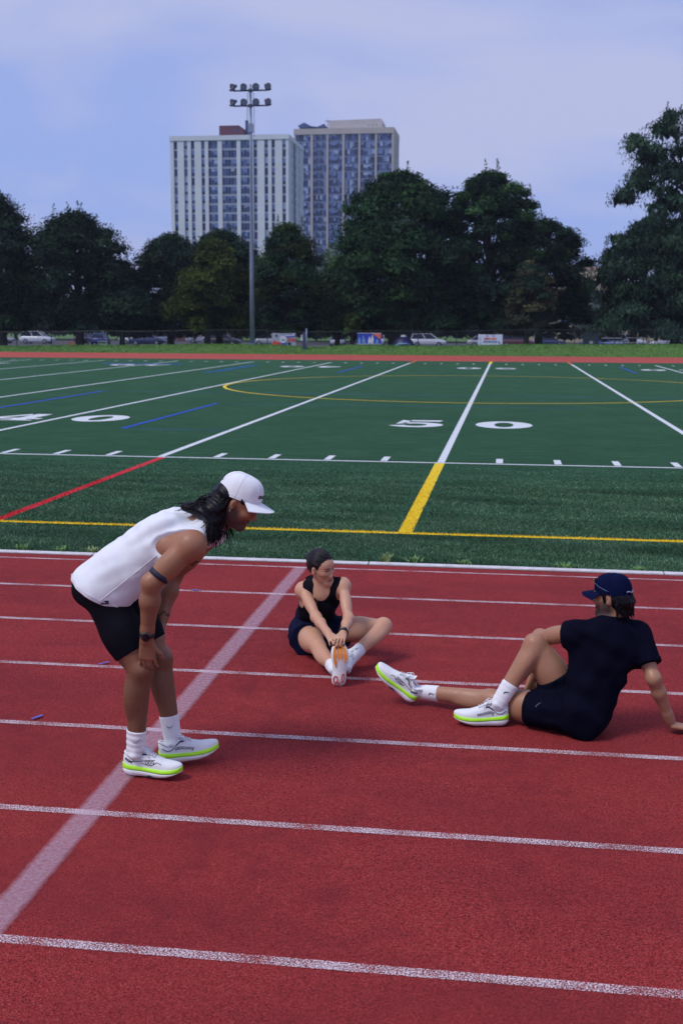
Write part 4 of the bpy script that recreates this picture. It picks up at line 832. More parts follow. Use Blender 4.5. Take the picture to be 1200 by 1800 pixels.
WH, SV, DB, NB, BK, MR, GB = (0.56, 0.59, 0.66), (0.32, 0.34, 0.40), (0.02, 0.03, 0.10), (0.02, 0.06, 0.26), (0.012, 0.013, 0.02), (0.10, 0.03, 0.05), (0.12, 0.16, 0.26)
g = lambda px: float(np.interp(px, [0, 100, 200, 300, 400, 500, 600, 700, 800, 900, 1000, 1100, 1200], [-.4540, -.4003, -.3473, -.2951, -.2437, -.1929, -.1429, -.0935, -.0448, .0032, .0506, .0972, .1433]))
CARS = [('sedan', SV, -69.3, 152, 0.15, 'silver car nose at the far left edge behind the fence'), ('suv', WH, -63.6, 152, 0.0, 'white sport utility car seen side on, left of the parked row'), ('sedan', DB, -58.9, 158, 1.5, 'navy car facing the field right of the white sport utility car'), ('hatch', NB, -53.9, 150, 1.7, 'blue hatchback parked end on behind the orange barrier'),
        ('sedan', WH, -50.2, 154, 0.0, 'low white car under the dark left trees'), ('suv', DB, -46.2, 146, 0.1, 'dark navy car seen side on behind the pale green barrier'), ('sedan', GB, -50.6, 166, 0.0, 'blue grey car in the back row behind the low white car'), ('suv', BK, -36.2, 146, 0.0, 'black car under the trees left of the yellowish tree'), ('hatch', SV, -30.8, 150, 0.0, 'silver hatchback behind the yellowish tree\'s trunk'),
        ('van', SV, -43.5, 164, 0.0, 'pale van in the back row under the left trees'),
        ('sedan', SV, -21.6, 148, -1.5, 'pale car facing the field right of the gate post'), ('van', WH, -17.0, 152, -1.45, 'white van between the gate post and the blue banner'), ('suv', WH, -10.2, 150, 0.05, 'white car behind the fence right of the inflatable dome'), ('sedan', SV, -3.0, 152, 0.0, 'silver car behind the white club banner\'s left trees'),
        ('suv', MR, 1.1, 152, 0.0, 'maroon car just right of the white club banner'), ('sedan', DB, 5.2, 156, 0.0, 'dark navy car between the two trunks right of the maroon car'), ('sedan', NB, 11.0, 146, 0.1, 'bright blue car left of the green cabinet'), ('sedan', GB, 13.6, 154, 0.0, 'grey blue car partly behind the green cabinet'),
        ('suv', WH, 16.2, 162, 0.0, 'white car behind the benches right of the green cabinet'), ('suv', SV, 19.8, 150, 3.14, 'silver sport utility car at the far right behind the fence')]
for c_ in CARS: car(*c_)
# ------------------------------------------------------------------ implicit bodies: smooth unions of tapered limbs, meshed with surface nets
v3 = lambda *a: np.array(a, dtype=np.float64)
def unit(v): return v / np.linalg.norm(v)
def frame(f, u):
    """columns: forward, left, up"""
    f = unit(np.asarray(f, float)); u = np.asarray(u, float); l = unit(np.cross(u, f)); return np.stack([f, l, np.cross(f, l)], 1)
class Vol:
    def __init__(s, lo, hi, h):
        s.lo, s.h = np.array(lo, float), h; s.n = np.ceil((np.array(hi) - s.lo) / h).astype(int) + 1
        s.ax = [(s.lo[i] + np.arange(s.n[i]) * h).astype(np.float32) for i in range(3)]
    def new(s): return np.full(tuple(s.n), 9.0, np.float32)
    def sub(s, lo, hi, pad):
        sl = []
        for i in range(3):
            a = int(max(0, math.floor((lo[i] - pad - s.lo[i]) / s.h))); b = int(min(s.n[i], math.ceil((hi[i] + pad - s.lo[i]) / s.h) + 1)); sl.append(slice(a, max(a, b)))
        return tuple(sl), s.ax[0][sl[0]][:, None, None], s.ax[1][sl[1]][None, :, None], s.ax[2][sl[2]][None, None, :]
    def full(s): return s.ax[0][:, None, None], s.ax[1][None, :, None], s.ax[2][None, None, :]
def smin(a, b, k):
    if k <= 0: return np.minimum(a, b)
    h = np.maximum(k - np.abs(a - b), 0) / k; return np.minimum(a, b) - h * h * k * 0.25
def smax(a, b, k): return -smin(-a, -b, k)
def rc(vol, A, a, b, ra, rb, k=0.03, flat=None):
    """tapered capsule; flat = (axis, factor) squashes it along an axis"""
    a, b = np.asarray(a, float), np.asarray(b, float); R = max(ra, rb) * (max(1, flat[1]) if flat else 1)
    sl, X, Y, Z = vol.sub(np.minimum(a, b) - R, np.maximum(a, b) + R, k + 0.03)
    d = b - a; L2 = float(d @ d) + 1e-9
    px, py, pz = X - a[0], Y - a[1], Z - a[2]
    t = np.clip((px * d[0] + py * d[1] + pz * d[2]) / L2, 0, 1)
    qx, qy, qz = px - t * d[0], py - t * d[1], pz - t * d[2]
    if flat is not None:
        w = unit(np.asarray(flat[0], float)); c = (qx * w[0] + qy * w[1] + qz * w[2]) * (1.0 / flat[1] - 1.0)
        qx, qy, qz = qx + w[0] * c, qy + w[1] * c, qz + w[2] * c
    D = np.sqrt(qx * qx + qy * qy + qz * qz) - (ra + (rb - ra) * t)
    if flat is not None and flat[1] < 1: D = D * (0.5 + 0.5 * flat[1])
    A[sl] = smin(A[sl], D.astype(np.float32), k)
def ell(vol, A, c, F, r, k=0.03, cut=False):
    """ellipsoid with frame F (columns) and radii r; cut carves it away"""
    c = np.asarray(c, float); R = max(r)
    sl, X, Y, Z = vol.sub(c - R, c + R, k + 0.03)
    px, py, pz = X - c[0], Y - c[1], Z - c[2]
    u = [(px * F[0, i] + py * F[1, i] + pz * F[2, i]) / r[i] for i in range(3)]
    k0 = np.sqrt(u[0] ** 2 + u[1] ** 2 + u[2] ** 2) + 1e-6
    k1 = np.sqrt((u[0] / r[0]) ** 2 + (u[1] / r[1]) ** 2 + (u[2] / r[2]) ** 2) + 1e-6
    D = (k0 * (k0 - 1) / k1).astype(np.float32)
    A[sl] = smax(A[sl], -D, k) if cut else smin(A[sl], D, k)
def plane(vol, p, n):
    """signed distance, positive on the side n points to"""
    X, Y, Z = vol.full(); n = unit(np.asarray(n, float)); return ((X - p[0]) * n[0] + (Y - p[1]) * n[1] + (Z - p[2]) * n[2]).astype(np.float32)
def ripple(vol, dirs):
    """cloth folds: sum of warped waves; dirs = [(direction, wavelength, amplitude, warp)]"""
    X, Y, Z = vol.full(); out = 0
    for d, wl, amp, wp in dirs:
        d = unit(np.asarray(d, float)); ph = (X * d[0] + Y * d[1] + Z * d[2]) * (2 * math.pi / wl)
        wv = np.sin(X * 9.1 + Z * 5.3) + np.sin(Y * 11.7 - Z * 7.9 + X * 3.0) + np.sin(Z * 13.0 + Y * 4.0)
        out = out + amp * np.sin(ph + wp * wv) * (0.5 + 0.5 * np.sin(wv * 1.7 + X * 6))
    return out.astype(np.float32)
def surface_nets(vol, A):
    ins = A < 0; nx, ny, nz = A.shape
    def cnt(s): return s[:-1, :-1, :-1].astype(np.int8) + s[1:, :-1, :-1] + s[:-1, 1:, :-1] + s[1:, 1:, :-1] + s[:-1, :-1, 1:] + s[1:, :-1, 1:] + s[:-1, 1:, 1:] + s[1:, 1:, 1:]
    c = cnt(ins.astype(np.int8)); act = np.argwhere((c > 0) & (c < 8)); N = len(act)
    idx = np.full((nx - 1, ny - 1, nz - 1), -1, np.int32); idx[act[:, 0], act[:, 1], act[:, 2]] = np.arange(N)
    corners = np.array([(i, j, k) for i in (0, 1) for j in (0, 1) for k in (0, 1)])
    val = np.stack([A[act[:, 0] + o[0], act[:, 1] + o[1], act[:, 2] + o[2]] for o in corners], 1)
    acc = np.zeros((N, 3)); m = np.zeros(N)
    for i in range(8):
        for j in range(i + 1, 8):
            if np.abs(corners[i] - corners[j]).sum() != 1: continue
            a, b = val[:, i], val[:, j]; s = (a < 0) != (b < 0); t = np.where(s, a / (a - b + 1e-12), 0)
            acc += np.where(s[:, None], corners[i] + (corners[j] - corners[i]) * t[:, None], 0); m += s
    V = vol.lo + (act + acc / m[:, None]) * vol.h
    Fs = []
    for ax in range(3):
        a = [slice(None)] * 3; b = [slice(None)] * 3; a[ax] = slice(0, -1); b[ax] = slice(1, None)
        e = np.argwhere(ins[tuple(a)] != ins[tuple(b)])
        o1, o2 = [(1, 2), (2, 0), (0, 1)][ax]
        e = e[(e[:, o1] > 0) & (e[:, o2] > 0) & (e[:, o1] < A.shape[o1] - 1) & (e[:, o2] < A.shape[o2] - 1)]
        def g(d1, d2):
            q = e.copy(); q[:, o1] -= d1; q[:, o2] -= d2; return idx[q[:, 0], q[:, 1], q[:, 2]]
        q = np.stack([g(0, 0), g(1, 0), g(1, 1), g(0, 1)], 1)
        fl = ins[e[:, 0], e[:, 1], e[:, 2]]; q[~fl] = q[~fl][:, ::-1]; Fs.append(q)
    Fq = np.concatenate(Fs); Fq = Fq[(Fq >= 0).all(1)]
    return V, Fq
def sdf_obj(name, vol, A, mat, parent, base, cols=None):
    V, Fq = surface_nets(vol, A)
    C = cols(V) if cols is not None else None
    return link(name, np_mesh(name, V - base, Fq, mat, True, C), parent)

def limb_arm(vol, A, s, e, w, m=1.0, musc=1.0, back=None):
    s, e, w = map(np.asarray, (s, e, w)); d = unit(e - s); f = unit(w - e)
    side = np.cross(d, f); side = unit(side) if np.linalg.norm(side) > 0.05 else unit(np.cross(d, v3(0.3, 0.2, 1))); fr = np.cross(side, d)    # fr: flexor side
    ell(vol, A, s - d * 0.004 * m, frame(d, fr), (0.068 * m, 0.056 * m * musc, 0.058 * m * musc), 0.03)
    rc(vol, A, s, e, 0.049 * m * musc, 0.037 * m, 0.03)
    ell(vol, A, s + (e - s) * 0.58 + fr * 0.010 * m, frame(d, fr), (0.085 * m, 0.040 * m * musc, 0.038 * m * musc), 0.025)
    ell(vol, A, s + (e - s) * 0.45 - fr * 0.013 * m, frame(d, fr), (0.10 * m, 0.038 * m * musc, 0.040 * m * musc), 0.025)
    ell(vol, A, e - fr * 0.006 * m, frame(d, fr), (0.034 * m,) * 3, 0.03)
    L = np.linalg.norm(w - e)
    rc(vol, A, e, e + f * L * 0.32, 0.037 * m, 0.043 * m * (0.6 + 0.4 * musc), 0.025)
    rc(vol, A, e + f * L * 0.32, w - f * 0.02, 0.042 * m * (0.6 + 0.4 * musc), 0.0265 * m, 0.02)
    rc(vol, A, w - f * 0.05, w + f * 0.005, 0.029 * m, 0.028 * m, 0.02)
def limb_leg(vol, A, h, k, a, m=1.0, musc=1.0, fwd=None, foot=None):
    h, k, a = map(np.asarray, (h, k, a)); d = unit(k - h); f = unit(a - k)
    n = d - f; n = n - d * (n @ d) * 0.5; n = unit(n) if np.linalg.norm(n) > 0.12 and fwd is None else unit(np.asarray(fwd, float))       # knee-cap direction
    n = unit(n - d * (n @ d)); side = np.cross(d, n); L1, L2 = np.linalg.norm(k - h), np.linalg.norm(a - k)
    rc(vol, A, h, h + d * L1 * 0.55, 0.088 * m, 0.074 * m, 0.04); rc(vol, A, h + d * L1 * 0.5, k, 0.075 * m, 0.050 * m, 0.04)
    ell(vol, A, h + d * L1 * 0.50 + n * 0.022 * m, frame(d, n), (0.17 * m, 0.062 * m, 0.064 * m * musc), 0.04)
    ell(vol, A, h + d * L1 * 0.55 - n * 0.026 * m, frame(d, n), (0.15 * m, 0.055 * m, 0.052 * m), 0.04)
    ell(vol, A, h + d * L1 * 0.83 + n * 0.012 * m - side * 0.022 * m, frame(d, n), (0.055 * m, 0.03 * m, 0.03 * m), 0.03)
    n2 = unit(n - f * (n @ f)); s2 = np.cross(f, n2)
    ell(vol, A, k + unit(n + n2) * 0.014 * m, frame(f, n2), (0.040 * m, 0.044 * m, 0.045 * m), 0.025)
    rc(vol, A, k, a, 0.050 * m, 0.031 * m, 0.03)
    for q in (-1, 1): ell(vol, A, k + f * L2 * (0.27 + 0.03 * q) - n2 * 0.024 * m + s2 * 0.018 * m * q, frame(f, n2), (0.105 * m, 0.036 * m * musc, 0.036 * m * musc), 0.03)
    rc(vol, A, k + f * L2 * 0.05 + n2 * 0.022 * m, k + f * L2 * 0.9 + n2 * 0.006 * m, 0.026 * m, 0.022 * m, 0.025)
    rc(vol, A, k + f * L2 * 0.45 - n2 * 0.02 * m, a - n2 * 0.022 * m, 0.028 * m, 0.018 * m, 0.025)
    for q in (-1, 1): ell(vol, A, a + s2 * 0.026 * m * q, np.eye(3), (0.016 * m,) * 3, 0.015)
    if foot is not None:
        foot = np.asarray(foot, float); dd = unit(foot - a); rc(vol, A, a, foot, 0.034 * m, 0.020, 0.03)
def torso(vol, A, pel, waist, chest, neck, hl, sl_, m=1.0, fem=False, Rs=None, Ls=None):
    """hl, sl_: unit vectors to the body's left at hips and shoulders"""
    pel, waist, chest, neck = map(np.asarray, (pel, waist, chest, neck))
    up0 = unit(waist - pel); up1 = unit(neck - chest); l0 = unit(hl - up0 * (hl @ up0)); l1 = unit(sl_ - up1 * (sl_ @ up1)); f0 = np.cross(l0, up0); f1 = np.cross(l1, up1)
    F0 = np.stack([f0, l0, up0], 1); F1 = np.stack([f1, l1, up1], 1); lm = unit(l0 + l1); um = unit(chest - waist + 1e-6); fm = np.cross(lm, um); Fm = np.stack([fm, lm, um], 1)
    hw, ww, cw = (0.158, 0.118, 0.134) if fem else (0.152, 0.135, 0.158)
    ell(vol, A, pel, F0, (0.108 * m, hw * m, 0.115 * m), 0.04)
    for q in (-1, 1): ell(vol, A, pel - f0 * 0.050 * m + l0 * 0.072 * m * q - up0 * 0.035 * m, F0, (0.078 * m, 0.076 * m, 0.088 * m), 0.05)
    ell(vol, A, waist, Fm, (0.094 * m, ww * m, 0.13 * m), 0.06)
    ell(vol, A, (waist + chest) / 2, Fm, (0.098 * m, (ww + 0.010) * m, 0.13 * m), 0.06)
    ell(vol, A, chest, F1, (0.112 * m, cw * m, 0.165 * m), 0.05)
    if fem:
        for q in (-1, 1): ell(vol, A, chest + f1 * 0.080 * m + l1 * 0.062 * m * q - up1 * 0.005 * m, F1, (0.050 * m, 0.056 * m, 0.060 * m), 0.035)
    else:
        for q in (-1, 1): ell(vol, A, chest + f1 * 0.078 * m + l1 * 0.075 * m * q + up1 * 0.045 * m, F1, (0.042 * m, 0.078 * m, 0.062 * m), 0.035)
    for q in (-1, 1): ell(vol, A, chest - f1 * 0.072 * m + l1 * 0.085 * m * q + up1 * 0.05 * m, F1, (0.045 * m, 0.060 * m, 0.085 * m), 0.035)
    for S in (Rs, Ls):
        S = np.asarray(S, float); rc(vol, A, neck * 0.6 + chest * 0.4 + (S - neck) * 0.25, S, 0.062 * m, 0.050 * m, 0.045)
        rc(vol, A, neck + up1 * 0.045 * m - f1 * 0.025 * m, S * 0.75 + neck * 0.25 + up1 * 0.01, 0.030 * m, 0.030 * m, 0.045)
        rc(vol, A, chest + (S - chest) * 0.45 - up1 * 0.08 * m, S - up1 * 0.02, 0.058 * m, 0.045 * m, 0.045)     # lats and pec fold
    return F0, F1
def head_sdf(vol, A, c, F, hs, fem=False, neck=None, nr=0.056, neck_off=None):
    H = lambda x, y, z: np.asarray(c) + F @ (v3(x, y, z) * hs)
    ell(vol, A, H(-0.014, 0, 0.040), F, (0.100 * hs, 0.077 * hs, 0.100 * hs), 0.0)
    ell(vol, A, H(0.030, 0, -0.020), F, (0.066 * hs, (0.056 if fem else 0.062) * hs, (0.088 if fem else 0.092) * hs), 0.03)
    jw = 0.039 if fem else 0.052
    for q in (-1, 1):
        rc(vol, A, H(0.000, jw * q, -0.050), H(0.072, (0.010 if fem else 0.016) * q, -0.096), (0.017 if fem else 0.020) * hs, (0.014 if fem else 0.017) * hs, 0.025)
        ell(vol, A, H(0.066 if fem else 0.070, 0.038 * q, -0.010 if fem else -0.016), F, (0.024 * hs, 0.022 * hs, 0.020 * hs) if fem else (0.028 * hs, 0.026 * hs, 0.024 * hs), 0.03 if fem else 0.02)            # cheekbone
        if not fem: ell(vol, A, H(0.086, 0.028 * q, 0.038), F, (0.014 * hs, 0.026 * hs, 0.010 * hs), 0.014)             # brow
    if fem: ell(vol, A, H(0.040, 0, 0.045), F, (0.055 * hs, 0.062 * hs, 0.055 * hs), 0.02)
    cr_ = 0.0165 if fem else 0.020; cw_ = 0.006 if fem else 0.012
    rc(vol, A, H(0.079, -cw_, -0.096), H(0.079, cw_, -0.096), cr_ * hs, cr_ * hs, 0.02)           # chin
    for q in (-1, 1): ell(vol, A, H(0.100, 0.033 * q, 0.014), F, (0.020 * hs, 0.019 * hs, 0.011 * hs), 0.012, cut=True)
    for q in (-1, 1): ell(vol, A, H(0.076, 0.033 * q, 0.013), F, (0.0135 * hs, 0.0155 * hs, 0.0125 * hs), 0.004)    # lidded eyeball
    rc(vol, A, H(0.090, 0, 0.022), H(0.113 if fem else 0.117, 0, -0.020), (0.0068 if fem else 0.0085) * hs, (0.0085 if fem else 0.0105) * hs, 0.010)                    # nose
    for q in (-1, 1): ell(vol, A, H(0.104, 0.011 * q, -0.027), F, (0.012 * hs, 0.009 * hs, 0.008 * hs), 0.008)
    rc(vol, A, H(0.092, -0.016, -0.054), H(0.092, 0.016, -0.054), 0.0068 * hs, 0.0068 * hs, 0.010); ell(vol, A, H(0.099, 0, -0.0525), F, (0.007 * hs, 0.014 * hs, 0.0055 * hs), 0.006)
    rc(vol, A, H(0.090, -0.013, -0.069), H(0.090, 0.013, -0.069), 0.0072 * hs, 0.0072 * hs, 0.010); ell(vol, A, H(0.097, 0, -0.068), F, (0.007 * hs, 0.012 * hs, 0.006 * hs), 0.006)
    ell(vol, A, H(0.108, 0, -0.0605), F, (0.012 * hs, (0.015 if fem else 0.022) * hs, 0.0020 * hs), 0.004, cut=True)
    for q in (-1, 1):
        Fe = F @ np.array(Matrix.Rotation(0.35 * q, 3, 'Z'))
        ell(vol, A, H(-0.008, 0.079 * q, -0.004), Fe, (0.020 * hs, 0.0085 * hs, 0.033 * hs), 0.008)
        ell(vol, A, H(0.004, 0.089 * q, 0.000), Fe, (0.010 * hs, 0.0085 * hs, 0.019 * hs), 0.004, cut=True)
    if neck is not None:
        neck = np.asarray(neck, float); rc(vol, A, H(-0.022, 0, -0.055), neck, nr * hs * 1.0, nr * 1.10, 0.022 if fem else 0.035)
        rc(vol, A, H(0.0 if fem else 0.02, 0, -0.070), neck + F[:, 0] * (0.0 if fem else 0.02), nr * (0.6 if fem else 0.72), nr * 0.8, 0.03 if not fem else 0.018)
    return H
def hand_sdf(vol, A, w, d, n, thumb, curl, spread=0.06, m=1.0, tcurl=0.5, nails=None, fing_len=1.0):
    """w wrist, d towards fingers, n out of the back of the hand, thumb +1/-1 picks the thumb side along cross(d, n)"""
    w, d = np.asarray(w, float), unit(np.asarray(d, float)); n = np.asarray(n, float); n = unit(n - d * (n @ d)); s = np.cross(d, n) * thumb
    B = Vol.new(vol)
    P = lambda a, b, c: w + d * a * m + s * b * m + n * c * m
    for b_ in (0.026, 0.009, -0.009, -0.026):
        rc(vol, B, P(0.006, b_ * 0.55, 0), P(0.088 - abs(b_ - 0.006) * 0.28, b_ * 1.06, 0.002), 0.0165 * m, 0.0125 * m, 0.012, flat=(n, 0.85))
    rc(vol, B, P(0.010, 0.018, -0.006), P(0.048, 0.034, -0.010), 0.017 * m, 0.014 * m, 0.014)
    lens = [(0.040, 0.025, 0.021), (0.045, 0.029, 0.022), (0.041, 0.027, 0.021), (0.032, 0.020, 0.019)]; tips = []
    for i, b_ in enumerate((0.0285, 0.0098, -0.0098, -0.0285)):
        p = P(0.088 - abs(b_ - 0.006) * 0.28, b_ * 1.06, 0.001); a = 0.0; r = (0.0088, 0.0090, 0.0086, 0.0076)[i]; sp = spread * (1.5 - i); cu = curl[i] if hasattr(curl[0], '__len__') else curl
        for q in range(3):
            a += cu[q]; dr = unit(d * math.cos(a) - n * math.sin(a) + s * sp); e = p + dr * lens[i][q] * m * fing_len
            rc(vol, B, p, e, r * m, (r - 0.0007) * m, 0.003); p = e; r -= 0.0007
        tips.append(p)
    p = P(0.046, 0.034, -0.010); a = 0.75
    for q, ln in enumerate((0.034, 0.028)):
        dr = unit(d * math.cos(a) + s * math.sin(a) - n * 0.35 * (q + 0.4 * tcurl)); e = p + dr * ln * m; rc(vol, B, p, e, (0.0115 - 0.001 * q) * m, (0.0105 - 0.0015 * q) * m, 0.005); p = e; a -= 0.45
    tips.append(p)
    A[:] = smin(A, B, 0.012); return tips
def skin_mat(name='skin'):
    t = NT(name); a = t.n('ShaderNodeVertexColor', layer_name='tint'); f = t.noise(38.0, 4, 0.6); g = t.noise(9.0, 3)
    c = t.mix(t.math('MULTIPLY', f, 0.35), a.outputs['Color'], t.mix(1.0, a.outputs['Color'], (0.72, 0.62, 0.58), 'MULTIPLY'))
    c = t.mix(t.math('MULTIPLY', g, 0.45), c, t.mix(1.0, c, (1.12, 0.88, 0.82), 'MULTIPLY'))
    t.col(c); t.l(t.ramp(t.noise(30.0, 4, 0.6), [(0.3, (0.34,) * 3), (0.7, (0.62,) * 3)]), t.b.inputs['Roughness']); t.b.inputs['Specular IOR Level'].default_value = 0.45
    t.b.inputs['Subsurface Weight'].default_value = 0.12; t.b.inputs['Subsurface Radius'].default_value = (1.0, 0.35, 0.2); t.b.inputs['Subsurface Scale'].default_value = 0.008
    t.bump(t.math('ADD', t.noise(240.0, 2), t.math('MULTIPLY', t.noise(55.0, 4), 1.2)), 0.22, 0.003); return t.m
M_SKIN = skin_mat()
def fabric(name, c, rough=0.85, weave=600.0, var=0.08, sheen=0.2, bump=0.25):
    dark = max(c) < 0.1
    t = NT(name); f = t.noise(14.0, 4); wv = t.noise(weave, 2)
    t.col(t.ramp(f, [(0.3, tuple(x * (1 - var) for x in c)), (0.7, tuple(min(1, x * (1 + var)) for x in c))])); t.set(Roughness=rough); t.b.inputs['Sheen Weight'].default_value = 0.0 if dark else sheen; t.b.inputs['Specular IOR Level'].default_value = 0.03 if dark else 0.12
    t.bump(t.math('ADD', t.math('MULTIPLY', wv, 0.4), t.noise(22.0, 4, 0.6)), bump, 0.006); return t.m
def blend_cols(V, base, spots):
    """spots: (centre, radii along frame F or scalar, colour, softness, F) in order"""
    C = np.tile(np.array(base, float), (len(V), 1))
    for c, r, col_, soft, F in spots:
        p = (V - np.asarray(c)) @ (F if F is not None else np.eye(3)); q = np.linalg.norm(p / np.asarray(r), axis=1)
        w = np.clip((1 - q) / max(soft, 1e-3) + 0.5, 0, 1)[:, None]; C = C * (1 - w) + np.asarray(col_) * w
    return C
def on_surface(vol, A, p, n, dist=0.3):
    """march from p + n*dist back along -n to the surface of A"""
    n = unit(np.asarray(n, float)); best = None
    for t in np.arange(dist, -dist, -vol.h * 0.5):
        q = np.asarray(p) + n * t; i = np.round((q - vol.lo) / vol.h).astype(int)
        if (i < 0).any() or (i >= vol.n).any(): continue
        if A[tuple(i)] < 0: return q
    return np.asarray(p)
# ------------------------------------------------------------------ shoes, socks, caps
M_SHOEW = fabric('knit_white', (0.76, 0.77, 0.79), 0.7, 900.0, 0.05, 0.1, 0.12); M_FOAM = simple('foam_white', (0.78, 0.79, 0.80), 0.55, 0.05, 30.0)
M_NEON = simple('foam_neon', (0.42, 0.86, 0.02), 0.5, 0.06, 30.0); M_INK = simple('shoe_print', (0.02, 0.025, 0.05), 0.5); M_INKG = simple('shoe_print_grey', (0.16, 0.17, 0.21), 0.6)
M_ORANGE = simple('rubber_orange', (0.80, 0.24, 0.015), 0.55, 0.1, 40.0); M_ORANGE2 = simple('rubber_red_orange', (0.66, 0.08, 0.02), 0.55, 0.1, 40.0)
M_SOCK = fabric('sock_knit', (0.77, 0.78, 0.80), 0.9, 420.0, 0.05, 0.2, 0.3); M_LACE = simple('lace_white', (0.70, 0.71, 0.74), 0.8)
SL = 0.292
_I = lambda s, pts: float(np.interp(s, [p[0] for p in pts], [p[1] for p in pts]))
sh_w = lambda s: _I(s, [(0, .016), (.02, .026), (.06, .0335), (.14, .037), (.34, .0345), (.5, .039), (.66, .0465), (.78, .0455), (.88, .039), (.95, .0275), (.985, .016), (1, .007)])
sh_zb = lambda s: _I(s, [(0, .020), (.04, .008), (.12, .001), (.2, 0), (.60, 0), (.75, .006), (.88, .018), (.96, .030), (1, .042)])
sh_zt = lambda s: _I(s, [(0, .058), (.08, .052), (.3, .044), (.5, .040), (.7, .041), (.85, .045), (.95, .050), (1, .056)])
sh_zu = lambda s: _I(s, [(0, .096), (.03, .108), (.08, .104), (.15, .090), (.24, .098), (.30, .118), (.36, .122), (.42, .114), (.55, .096), (.70, .080), (.84, .076), (.92, .074), (.97, .071), (.99, .067), (1, .060)])
sh_c = lambda s, sd: 0.006 * math.sin(math.pi * min(1, s / 0.9)) * sd              # inner side straighter
def upper_pt(s, ph, sd, off=0.0):
    w = sh_w(s) * 0.93 + off; c = math.cos(ph); z = sh_zt(s) - 0.004 + (sh_zu(s) - sh_zt(s) + 0.004 + off) * max(0.0, math.sin(ph)) ** 0.72
    return Vector((s * SL, math.copysign(abs(c) ** 0.85, c) * w + sh_c(s, sd), z))
